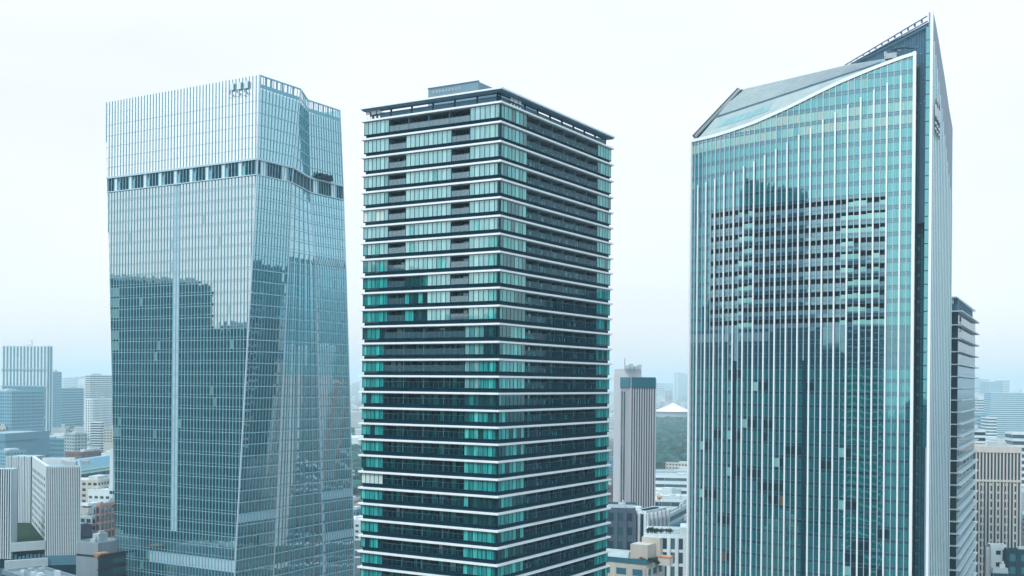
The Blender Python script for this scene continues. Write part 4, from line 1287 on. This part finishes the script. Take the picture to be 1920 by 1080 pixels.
# tent-roofed arena beyond the wood
def arena():
    ap = P(1262, 755, 3000); zt_ = ap.z; R0 = 58.0
    t = thing("arena", "white tent shaped arena roof rising beyond the wood in the centre right gap", "arena", (ap.x, ap.y, 0))
    m = MB(); n = 28; ze = z_of(1262, 771, 3000)
    prof = [(0.0, zt_), (.12, zt_ - 4), (.35, zt_ - 11), (.7, ze + 4), (1.0, ze)]
    for i in range(n):
        a0, a1 = 2 * math.pi * i / n, 2 * math.pi * (i + 1) / n
        def q(a_, r_, z): return (ap.x + math.cos(a_) * r_ * R0, ap.y + math.sin(a_) * r_ * R0, z)
        for (ra, za), (rb_, zb) in zip(prof, prof[1:]):
            m.poly([q(a0, ra + .001, za), q(a0, rb_, zb), q(a1, rb_, zb), q(a1, ra + .001, za)])
    m.build("tent_roof", WHITE, t)
    m = MB(); m.prism([(ap.x + math.cos(2 * math.pi * i / n) * R0 * .9, ap.y + math.sin(2 * math.pi * i / n) * R0 * .9) for i in range(n)], 0, ze); m.build("drum_wall", GREYC, t)
arena()
block("apartment_building", "faint far grey tower left of the taller faint one above the white arena roof", 1229, 1236, 1262, 718, 7560, phi=12, style='bands', hs=14, bay=20, wall=PALE, nroof=1)
block("apartment_building", "tallest faint far tower at the edge of the teal tower above the arena roof", 1264, 1270, 1296, 698, 7200, phi=12, style='grid', hs=14, bay=16, wall=PALE, nroof=1)
block("office_building", "long white building with thin horizontal window bands below the wood", 1205, 1222, 1330, 893, 900, phi=4, style='bands', hs=4.6, bay=14, winheight=.45, wall=PALE, nroof=1)
block("office_building", "setback upper floor of pale glass on top of the long white building", 1218, 1240, 1330, 885, 930, phi=4, style='grid', hs=7, bay=14, wall=GREYC, nroof=2)
block("office_building", "low flat white roofed block in front of the long white building", 1205, 1232, 1330, 938, 760, phi=10, style='bands', hs=5, bay=6, wall=PALE, roof=PALE, nroof=3)
block("office_building", "low grey terrace building behind the roof garden building", 1240, 1252, 1340, 966, 640, phi=20, style='bands', hs=4.5, bay=5, wall=GREYC, nroof=2)
block("office_building", "dark green low block just behind the white roof garden building", 1255, 1264, 1330, 984, 560, phi=25, style='bands', hs=5, bay=6, wall=TEALW, nroof=1)
block("office_building", "dark slate building with rows of square windows at the right edge of the apartment tower", 1120, 1187, 1190, 953, 440, phi=4, style='grid', hs=5.2, bay=3.6, fill=.5, wall=solid("slate_stone", (0.075, 0.11, 0.155), .7, var=.15), nroof=1, proud=.5)
tx, dx = block("office_building", "building with tall white vertical fins below the grey striped tower", 1188, 1212, 1250, 958, 440, phi=35, style='ribs', bay=3.1, fill=.36, proud=.9, wall=solid("white_fin_stone", (0.62, 0.70, 0.73), .6), win=solid("dark_glazing", (0.01, 0.03, 0.045), .25), nroof=0)
fr = Fr(dx[0], dx[1], -dx[2])
m = MB(); m.box(fr, 2, dx[3] - 2, -dx[4] + 3, -3, dx[6] + .1, dx[6] + 1.2); m.build("roof_well", NAVY, tx)
m = MB(); m.prism([(dx[0].x + 5 + 1.6 * math.cos(k * .785) - 8, dx[0].y + 4 + 1.6 * math.sin(k * .785)) for k in range(8)], dx[6], dx[6] + 2.4); m.build("water_tank", WHITE, tx)
tg, dg = block("office_building", "white building with a regular grid of tall dark windows and a planted roof", 1209, 1216, 1330, 1004, 400, phi=-6, style='grid', hs=4.6, bay=2.75, fill=.52, winheight=.78, wall=solid("grid_white", (0.66, 0.74, 0.77), .6, var=.05), win=CITYGLASS, proud=.5, nroof=0)
C, a, b, wl, wr, zt, zr = dg
fr = Fr(C, b, Vector((b.y, -b.x, 0)))
fr = frame(C + a * wl, C, C + a * 5 + b * 5)
GARD_FR, GARD_Z = fr, zr
m = MB(); m.box(fr, wl * .55, wl * .98, -14, -1.5, zr + .1, zr + 3.4); m.build("roof_house", PALE, tg)
# beige building with terraces
tb, db = block("office_building", "beige stepped building with teal glass terrace rail at the foot of the apartment tower", 1120, 1211, 1244, 1058, 330, phi=31, style='grid', hs=3.6, bay=4.2, fill=.6, winheight=.5, wall=BEIGE, win=BLUEGLASS, nroof=0, proud=.15)
C, a, b, wl, wr, zt, zr = db
fr = Fr(C, a, -b)
m = MB()
m.box(fr, -.3, wl, .02, .25, zt - .1, zt + 1.3); m.build("terrace_rail", BLUEGLASS, tb)
fr2 = frame(C, C + b * wr, C + a * 5 + b * 5)
m = MB(); m.box(fr2, 0, wr, .02, .25, zt - .1, zt + 1.3); m.build("terrace_rail", BLUEGLASS, tb)
m = MB(); m.box(fr, .6, 6.2, -8, -2.5, zr, z_of(1180, 1020, 335)); m.build("stair_tower", BEIGE, tb)
m = MB(); m.box(fr, -1.0, 5.0, -10, -8.05, zr, z_of(1180, 1010, 335)); m.build("upper_stair_tower", BEIGE, tb)
m = MB(); m.box(fr, 6.3, wl - .5, -7, -.6, zr, zr + 1.9); m.hexa([fr.at(6.2, -.4, zr + 2), fr.at(wl, -.4, zr + 2), fr.at(wl, -7.5, zr + 2), fr.at(6.2, -7.5, zr + 2)], [fr.at(6.8, -3, zr + 3.6), fr.at(wl, -3, zr + 3.6), fr.at(wl, -6.5, zr + 3.6), fr.at(6.8, -6.5, zr + 3.6)]); m.build("roof_lantern", WHITE_ROOF, tb)
m = MB(); m.box(fr, -4.8, -1.2, -9, -6.4, zr, zr + 2.4); m.build("roof_cabin", CREAM, tb)
m = MB(); m.box(fr, -5.0, -1.0, -9.2, -6.2, zr + 2.41, zr + 2.75); m.build("orange_cabin_roof", ORANGE, tb)
BEI_FR, BEI_Z = fr, zr
m = thing("balloon_dome", "small orange round roof object on the white roofs below the wood", "dome", P(1236, 932, 700))
d_ = MB(); c_ = P(1236, 932, 700)
for i in range(10):
    for j in range(5):
        def q(i_, j_):
            a_, e_ = i_ * math.pi / 5, -math.pi / 2 + j_ * math.pi / 5
            return (c_.x + 1.7 * math.cos(a_) * math.cos(e_), c_.y + 1.7 * math.sin(a_) * math.cos(e_), c_.z + 1.7 * math.sin(e_))
        d_.poly([q(i, j), q(i + 1, j), q(i + 1, j + 1), q(i, j + 1)])
d_.build("globe", ORANGE, m)
d_ = MB(); d_.bar(c_ - Vector((0, 0, 1.6)), c_ - Vector((0, 0, 5)), .2); d_.build("pole", GREYC, m)

# ---- far right tower with projecting white floor plates
def plate_tower():
    psi = 26.5
    b = Vector((math.sin(math.radians(psi)), math.cos(math.radians(psi)), 0)); a = dA(psi)
    Y = 415.0
    C = P(1805, 582, Y); zt = C.z; C = V2(C)
    wr = run_to(C, b, 1837, z_of(1837, 600, 470)); wl = 26.0
    t = thing("plate_tower", "dark glass tower with projecting white floor plates behind the teal tower", "tower", (C.x, C.y, 0))
    R_, L_ = C + b * wr, C + a * wl; K_ = L_ + b * wr; cen = (C + K_) / 2
    s = 1.7
    q = [C + (a + b) * s, R_ + (a - b) * s, K_ - (a + b) * s, L_ + (b - a) * s]
    fl = 22.9 / F * Y
    zs = [zt]
    for d in (25.8, 25.5, 25, 24, 22.6, 22.3, 22.3, 22.8, 22.8): zs.append(zs[-1] - d / F * Y)
    while zs[-1] > 6: zs.append(zs[-1] - fl)
    core = MB(); core.prism([p + (cen - p).normalized() * .3 for p in q], 0, zt - .2); core.build("core_wall", NAVY, t)
    gf = glass("plate_front_glass", [(0.004, 0.03, 0.045), (0.006, 0.045, 0.06)], (0.5, 0.7, 0.8), ior=1.9)
    gs = glass("plate_side_glass", [(0.05, 0.14, 0.20), (0.08, 0.18, 0.24)], (0.92, 0.98, 1.0), ior=9.0, tilt=.004)
    f1 = frame(q[0], q[3], cen); f2 = frame(q[0], q[1], cen)
    for k in range(len(zs) - 1):
        m = MB(); m.prism([C, R_, K_, L_], zs[k] - .38, zs[k]); sl = m.build("floor_plate", solid('floor_plate_metal', (0.68, 0.75, 0.78), .5), t)
        m = MB(); n = 7
        for i in range(n): m.pane(f1, f1.len * (i + .04) / n, f1.len * (i + .96) / n, .02, zs[k + 1] + .9, zs[k] - .6, 0)
        m.pane(f1, 0, f1.len, .02, zs[k + 1], zs[k + 1] + .85, 0)
        n = 8
        for i in range(n): m.pane(f2, f2.len * (i + .01) / n, f2.len * (i + .99) / n, .02, zs[k + 1] + .9, zs[k] - .6, 1)
        m.pane(f2, 0, f2.len, .02, zs[k + 1] + .02, zs[k + 1] + .85, 1)
        m.build("window_band", [gf, gs], sl)
    # louvred crown with a thin roof plate
    ztp = zs[0]; zr = z_of(1797, 557, Y)
    m = MB()
    for i in range(22): m.box(f2, f2.len * .05 + i * f2.len * .9 / 22, f2.len * .05 + i * f2.len * .9 / 22 + .7, -2.0, -.6, ztp, zr - .1)
    for i in range(6): m.box(f1, i * 2.2, i * 2.2 + .5, -2, -.6, ztp, zr - .1)
    m.build("crown_louvre", SLATE, t)
    m = MB(); m.box(f1, 1, f1.len - 2, -12, -2.2, ztp, zr - 2); m.build("plant_room", TEALW, t)
    m = MB(); i3 = 2.0
    o = [C + b * 0 + a * 2.0, R_ + a * 1.5, R_ + a * 7, C + a * 9]
    m.prism([p for p in o], zr, zr + .4); m.build("crown_plate", WHITE, t)
    # small writing under the crown
    z1 = zs[0] - 1.0
    m = MB(); m.box(f2, 8, 10.5, .1, .25, z1 - 2.6, z1 - .6); m.box(f2, 9, 9.9, .1, .25, z1 - 5.4, z1 - 3.0); m.box(f2, 8.2, 10.6, .1, .25, z1 - 6.4, z1 - 5.9)
    m.build("sign_mark", NAVY, t)
plate_tower()
# ---- right strip
block("office_building", "wide pale blue slab with dense horizontal bands at the right edge, far", 1858, 1868, 1990, 737, 2025, phi=2, style='bands', hs=3.6, bay=30, winheight=.45, wall=solid("pale_blue_slab", (0.40, 0.56, 0.64), .6, var=.06), win=BLUEGLASS, nroof=0)
block("office_building", "faint far bluish block behind the wide banded slab", 1850, 1860, 1880, 716, 5040, phi=12, style='grid', hs=8, bay=10, wall=MIDBL, nroof=1)
block("office_building", "faint far pale tower just left of the bluish far block", 1838, 1842, 1855, 711, 5580, phi=12, style='bands', hs=8, bay=10, wall=PALE, nroof=1)
block("office_building", "faint far narrow tower above the wide banded slab", 1879, 1883, 1893, 713, 5400, phi=12, style='bands', hs=8, bay=10, wall=PALE, nroof=0)
block("office_building", "mid blue block between the plate tower and the wide banded slab", 1846, 1853, 1872, 750, 2295, phi=12, style='grid', hs=5, bay=6, wall=MIDBL, win=BLUEGLASS, nroof=0)
block("office_building", "pale low block in front of the mid blue block at right", 1832, 1840, 1853, 748, 2160, phi=12, style='bands', hs=5, bay=6, wall=PALE, nroof=0)
block("office_building", "blue low block at the foot of the far pale block right of the plate tower", 1830, 1834, 1853, 777, 1957, phi=12, style='bands', hs=6, bay=9, wall=MIDBL, win=BLUEGLASS, nroof=0)
block("apartment_building", "small white block beside the wide banded slab", 1852, 1856, 1869, 783, 1890, phi=12, style='bands', hs=5, bay=7, wall=PALE, nroof=1)
block("apartment_building", "white building with dark bands cut by the right edge of the picture", 1899, 1909, 1990, 812, 900, phi=6, style='bands', hs=5, bay=8, wall=PALE, nroof=1)
block("apartment_building", "small stepped white block touching the plate tower at right", 1825, 1838, 1848, 806, 800, phi=20, style='bands', hs=4, bay=8, wall=PALE, nroof=1)
tc_, dc = block("office_building", "cream tower block with vertical ribs and dark window strips at lower right", 1824, 1830, 1914, 838, 560, phi=8, style='ribs', bay=1.62, fill=.42, proud=.3, wall=CREAM, win=CITYGLASS, nroof=1)
C, a, b, wl, wr, zt, zr = dc
fr = frame(C, C + a * wl, C + a * 5 + b * 5); wr = wl
m = MB(); m.box(fr, -.1, wr + .1, .5, .9, z_of(1870, 849, 560), zt); m.build("cornice", CREAM, tc_)
m = MB(); m.box(fr, -.1, wr + .1, .5, .85, z_of(1870, 904, 560), z_of(1870, 900, 560)); m.build("belt", CREAM, tc_)
for j in range(14):
    z_ = z_of(1870, 906, 560) - j * 4.0
    m = MB()
    for i in range(12):
        if i % 2: m.pane(fr, wr * (i + .1) / 12, wr * (i + .9) / 12, .2, z_ - 1.4, z_ - .2)
    m.build("spandrel", PALE, tc_)
fr3 = frame(C + b * wr, C + b * wr + Vector((16, 22, 0)), C + a * 5 + b * 5)
block("office_building", "plain white building with three small windows in front of the cream tower", 1857, 1858, 1887, 1022, 420, phi=-20, rr=5, style='grid', hs=4.2, bay=12, fill=.3, winheight=.35, wall=PALE, nroof=0)
block("office_building", "dark teal building with light square windows at the lower right corner", 1888, 1889, 1975, 1032, 400, phi=-20, rr=4, style='grid', hs=4.2, bay=3.4, fill=.5, wall=solid("deep_teal", (0.012, 0.05, 0.07), .5), win=BLUEGLASS, nroof=2)
block("office_building", "low grey block at the foot of the plain white building", 1862, 1870, 1890, 1066, 390, phi=-10, rr=3, style='bands', hs=4, bay=5, wall=GREYC, nroof=1)

# ================================================================== trees
LEAF = [solid("leaf_dark", (0.025, 0.055, 0.028), .9, var=.5, scale=.8), solid("leaf_mid", (0.045, 0.085, 0.04), .9, var=.5, scale=.8), solid("leaf_orange", (0.30, 0.13, 0.06), .9, var=.4, scale=.8)]
BARK = solid("bark", (0.07, 0.055, 0.045), .9)
def tree_mesh(seed, leaf):
    r = random.Random(seed)
    tk = MB()
    def limb(a, b_, r0, r1):
        a, b_ = Vector(a), Vector(b_); d = (b_ - a).normalized(); x = d.orthogonal().normalized(); y = d.cross(x); n = 6
        k = len(tk.v)
        for c, rr_ in ((a, r0), (b_, r1)):
            for i in range(n): tk.v.append(tuple(c + (x * math.cos(2 * math.pi * i / n) + y * math.sin(2 * math.pi * i / n)) * rr_))
        for i in range(n): tk.f.append((k + i, k + (i + 1) % n, k + n + (i + 1) % n, k + n + i)); tk.m.append(0)
    limb((0, 0, 0), (0, 0, 3.2), .32, .2)
    tips = []
    for i in range(6):
        a = i * 1.05 + r.random(); e_ = (math.cos(a) * r.uniform(1.3, 2.4), math.sin(a) * r.uniform(1.3, 2.4), r.uniform(4.2, 6.4))
        limb((0, 0, 2.2 + r.random()), e_, .14, .05); tips.append(Vector(e_))
    tips.append(Vector((0, 0, 6.8)))
    cr = MB()
    for tp in tips:
        for _ in range(70):
            d = Vector((r.gauss(0, 1), r.gauss(0, 1), r.gauss(0, .8))); d = d.normalized() * r.uniform(.4, 1.75)
            c = tp + d; n = Vector((r.uniform(-1, 1), r.uniform(-1, 1), r.uniform(-.2, 1))).normalized(); x = n.orthogonal().normalized(); y = n.cross(x); s_ = r.uniform(.18, .42)
            cr.poly([c + x * s_, c + y * s_ * .7, c - x * s_, c - y * s_ * .7])
    return tk, cr
def put_trees(spots, label, group, cat="tree"):
    protos = {}
    for i, (p, sc_, li) in enumerate(spots):
        key = (i % 3, li)
        if key not in protos:
            tk, cr = tree_mesh(i * 11 + li, li)
            r0 = thing("tree", label, cat, p, group)
            r0["_"] = 0; del r0["_"]
            for o_, nm, mt in ((tk, "trunk", BARK), (cr, "crown", LEAF[li])):
                me = bpy.data.meshes.new(nm); me.from_pydata(o_.v, [], o_.f); me.materials.append(mt)
                ob = bpy.data.objects.new(nm, me); COL.objects.link(ob); ob.parent = r0
            protos[key] = r0; r0.scale = (sc_,) * 3; r0.rotation_euler.z = i * 1.3
        else:
            src = protos[key]; c = src.copy(); COL.objects.link(c); c.location = p; c.scale = (sc_,) * 3; c.rotation_euler.z = i * 1.3
            for ch in src.children:
                cc = ch.copy(); COL.objects.link(cc); cc.parent = c
rt_ = random.Random(21)
put_trees([(V2(P(rt_.uniform(150, 212), 900, Y_)), rt_.uniform(1.2, 1.7), 0 if rt_.random() < .8 else 1) for Y_ in [790 + i * 2.6 for i in range(16)]],
          "dark green tree in the row before the green striped hall", "trees in front of the hall")
fr = GARD_FR
put_trees([(Vector(fr.at(rt_.uniform(1, fr.len * .40), -rt_.uniform(1.5, 5), GARD_Z)), rt_.uniform(.26, .4), 0) for i in range(12)],
          "small green roof tree planted on the white gridded building", "trees on the planted roof")
fr = BEI_FR
put_trees([(Vector(fr.at(-3.0 + i * 1.1, -2.0 - (i % 2), BEI_Z)), .26 + .05 * (i % 3), 0) for i in range(8)],
          "small dark shrub tree in the terrace garden of the beige building", "trees on the beige terrace")
for k_, (px, Y_, li, lb_) in enumerate(((1886, 1020, 2, "orange autumn tree standing among the green trees at the far right"), (1850, 1000, 1, "pale green round tree right of the plate tower in the distance"))):
    put_trees([(V2(P(px, 820, Y_)), 1.8, li)], lb_, None)

# wood beyond the city (one mass of crowns)
def wood(name, x0, x1, Y0, Y1, n, seed, hmax=17):
    r = random.Random(seed); m = MB()
    ico = []
    for i in range(6):
        for j in range(4): ico.append((i * math.pi / 3, -.1 + j * .55))
    for _ in range(n):
        Yv = Y0 + (Y1 - Y0) * r.random() ** 1.15; Xv = r.uniform(x0, x1) * Yv
        s_ = r.uniform(7, 15); h_ = r.uniform(.45, 1.1) * hmax; off = r.random()
        k = len(m.v); rad = [[s_ * r.uniform(.7, 1.15) for _ in range(8)] for _ in range(4)]
        for j, (e_, hh) in enumerate(((1.0, 0), (1.0, .55), (.62, .88))):
            for i in range(8):
                a_ = i * math.pi / 4 + off; m.v.append((Xv + math.cos(a_) * rad[j][i] * e_, Yv + math.sin(a_) * rad[j][i] * e_, h_ * hh + r.uniform(-.8, .8) * (j > 0)))
        m.v.append((Xv, Yv, h_))
        for j in range(2):
            for i in range(8):
                i2 = (i + 1) % 8; m.f.append((k + j * 8 + i, k + j * 8 + i2, k + j * 8 + 8 + i2, k + j * 8 + 8 + i)); m.m.append(0)
        for i in range(8): m.f.append((k + 16 + i, k + 16 + (i + 1) % 8, k + 24)); m.m.append(0)
    tag(m.build(name, solid("wood_canopy", (0.02, 0.065, 0.06), .95, var=.95, scale=.05, bump=.5)), "dense wood of rounded crowns fading into haze " + ("behind the centre right gap" if seed == 1 else "behind the right edge" if seed == 2 else "beyond the apartment tower"), "wood", kind="stuff")
wood("woodland", .105, .185, 1320, 2900, 2300, 1)
wood("woodland", .40, .50, 1020, 1350, 500, 2, 14)
wood("woodland", -.16, -.12, 1000, 2600, 700, 3, 14)

# ================================================================== loose city fabric in the gaps, and the far city as one mass
cr_ = random.Random(99)
cols = [("pale grey", PALE), ("mid grey", GREYC), ("cream", CREAM), ("beige", BEIGE), ("dull teal", TEALW), ("soft blue", MIDBL), ("reddish brown", BRICK)]
def filler(zone, x0, x1, Y0, Y1, n, hmin, hmax, where):
    for i in range(n):
        Yv = Y0 * (Y1 / Y0) ** ((i + cr_.random()) / n); Xs = cr_.uniform(x0, x1)
        cn_, mt = cols[int(cr_.random() ** 1.5 * len(cols))]
        wd, dp = cr_.uniform(12, 26), cr_.uniform(12, 26); h_ = cr_.uniform(hmin, hmax)
        if cr_.random() < .12: h_ *= 1.7
        ang = cr_.choice((8, 12, 31, 20, -15)); a, b = dA(ang), dB(ang)
        c = Vector((Xs * Yv, Yv, 0))
        L_, R_ = c + a * wd, c + b * dp; K_ = L_ + b * dp; cen = (c + K_) / 2
        t = thing("low_building", "%s %s block %s" % (cn_, "taller" if h_ > hmax * .9 else "low", where), "building", (cen.x, cen.y, 0), group="city blocks " + where)
        m = MB(); m.prism([c, R_, K_, L_], 0, h_); m.build("wall", mt, t)
        f1, f2 = frame(c, L_, cen), frame(c, R_, cen)
        ns = int(h_ / 3.6)
        for j in range(max(0, ns - 5), ns):
            m = MB()
            for f_ in (f1, f2):
                k = max(1, int(f_.len / 3.4))
                for q in range(k): m.pane(f_, f_.len * (q + .2) / k, f_.len * (q + .8) / k, .05, j * 3.6 + 1.3, j * 3.6 + 2.9)
            m.build("window_band", CITYGLASS, t)
        m = MB(); m.box(f1, wd * .1, wd * (.3 + .3 * cr_.random()), -dp * .7, -dp * .2, h_, h_ + cr_.uniform(1.5, 3.5)); m.build("roof_unit", ROOFU, t)
        m = MB(); m.box(f1, 0, wd, -.4, .05, h_, h_ + .9); m.box(f2, 0, dp, -.4, .05, h_, h_ + .9); m.build("parapet", mt, t)
filler(0, -.46, -.345, 640, 1500, 40, 12, 26, "in the low quarter left of the finned tower")
filler(1, -.16, -.125, 700, 1500, 10, 10, 20, "in the slit between the finned and apartment towers")
filler(2, .03, .175, 600, 1280, 44, 10, 20, "in the gap between the apartment and teal towers")
filler(3, .41, .49, 640, 1000, 14, 10, 22, "in the low quarter right of the plate tower")
m = MB()
for _ in range(3800):
    Yv = 1550 * (8.0 ** cr_.random()); Xv = cr_.uniform(-.56, .56) * Yv
    if .10 < Xv / Yv < .19 and Yv < 3150: continue
    flat_ = (Xv / Yv < -.32 or Xv / Yv > .39) and Yv < 3200
    wd, dp = cr_.uniform(12, 45), cr_.uniform(12, 45); h_ = cr_.uniform(8, 28) if cr_.random() < .9 else cr_.uniform(40, 105)
    if flat_: h_ = min(h_, 9 + 9 * cr_.random())
    if h_ > 60: wd, dp = wd * .8, dp * .8
    m.prism([(Xv, Yv), (Xv + wd, Yv + 5), (Xv + wd - 5, Yv + dp), (Xv - 5, Yv + dp - 5)], 0, h_)
tag(m.build("distant_city", solid("distant_city_walls", (0.42, 0.46, 0.47), .8, var=.6, scale=.02)), "hazy mass of distant city buildings reaching the horizon", "distant city", kind="stuff")

# ================================================================== buildings beside and behind the camera (seen only as reflections in the glass)
def rtower(name, label, x0, x1, y0, y1, h, wall, hs=4.0):
    cen = Vector(((x0 + x1) / 2, (y0 + y1) / 2, 0))
    t = thing(name, label, "building", cen, None)
    c = [Vector((x0, y0, 0)), Vector((x1, y0, 0)), Vector((x1, y1, 0)), Vector((x0, y1, 0))]
    m = MB(); m.prism(c, 0, h); m.build("wall", wall, t)
    fs = [frame(c[i], c[(i + 1) % 4], cen) for i in range(4)]
    for j in range(int(h / hs)):
        m = MB()
        for f_ in fs:
            k = max(2, int(f_.len / 6))
            for q in range(k): m.pane(f_, f_.len * (q + .06) / k, f_.len * (q + .94) / k, .05, j * hs + 1.2, j * hs + 3.2)
        m.build("window_band", RGL, t)
    m = MB(); m.box(fs[0], 4, fs[0].len * .5, -fs[1].len * .6, -4, h, h + 5); m.build("roof_unit", ROOFU, t)
RGL = glass('distant_dark_glass', [(0.004, 0.03, 0.04), (0.012, 0.07, 0.085), (0.003, 0.02, 0.03)], (0.5, 0.7, 0.8), ior=1.4)
RW = solid("reflected_dark_wall", (0.008, 0.026, 0.036), .6, var=.3)
rtower("office_tower", "tallest dark tower out of frame left, mirrored in the teal tower", -300, -250, 150, 310, 228, RW)
rtower("office_tower", "tall dark slab out of frame left, mirrored in the apartment tower", -310, -255, 104, 146, 147, RW)
rtower("office_building", "lower dark slab out of frame left, mirrored in the apartment tower", -310, -255, 30, 102, 125, RW)
rtower("office_tower", "wide dark block far out of frame left, mirrored in the finned tower", -450, -400, 366, 470, 161, RW)
rtower("office_building", "stepped lower block beside it, mirrored near the corner of the finned tower", -450, -400, 330, 364, 133, RW)
rtower("office_building", "dark block behind the camera on the left, mirrored in the teal tower", -190, -60, -160, -110, 88, RW)
rtower("office_building", "dark block directly behind the camera, mirrored low in the glass", -40, 60, -190, -130, 84, RW)
rtower("office_tower", "dark tower out of frame right, mirrored in the finned tower", 330, 400, 440, 560, 150, RW)

# ================================================================== haze
hz = MB()
hz.hexa([(-15000, -3500, -1), (15000, -3500, -1), (15000, 17000, -1), (-15000, 17000, -1)], [(-15000, -3500, 240), (15000, -3500, 240), (15000, 17000, 240), (-15000, 17000, 240)])
hm = bpy.data.materials.new("haze_air"); hn, hout = nodes_of(hm)
pv = hn.nodes.new("ShaderNodeVolumePrincipled")
pv.inputs["Color"].default_value = (0.78, 0.94, 1.0, 1); pv.inputs["Density"].default_value = 0.00015; pv.inputs["Anisotropy"].default_value = 0.2
hn.links.new(pv.outputs[0], hout.inputs["Volume"])
hzo = hz.build("haze", hm)
tag(hzo, "thin pale haze over the whole city", "haze", kind="stuff")
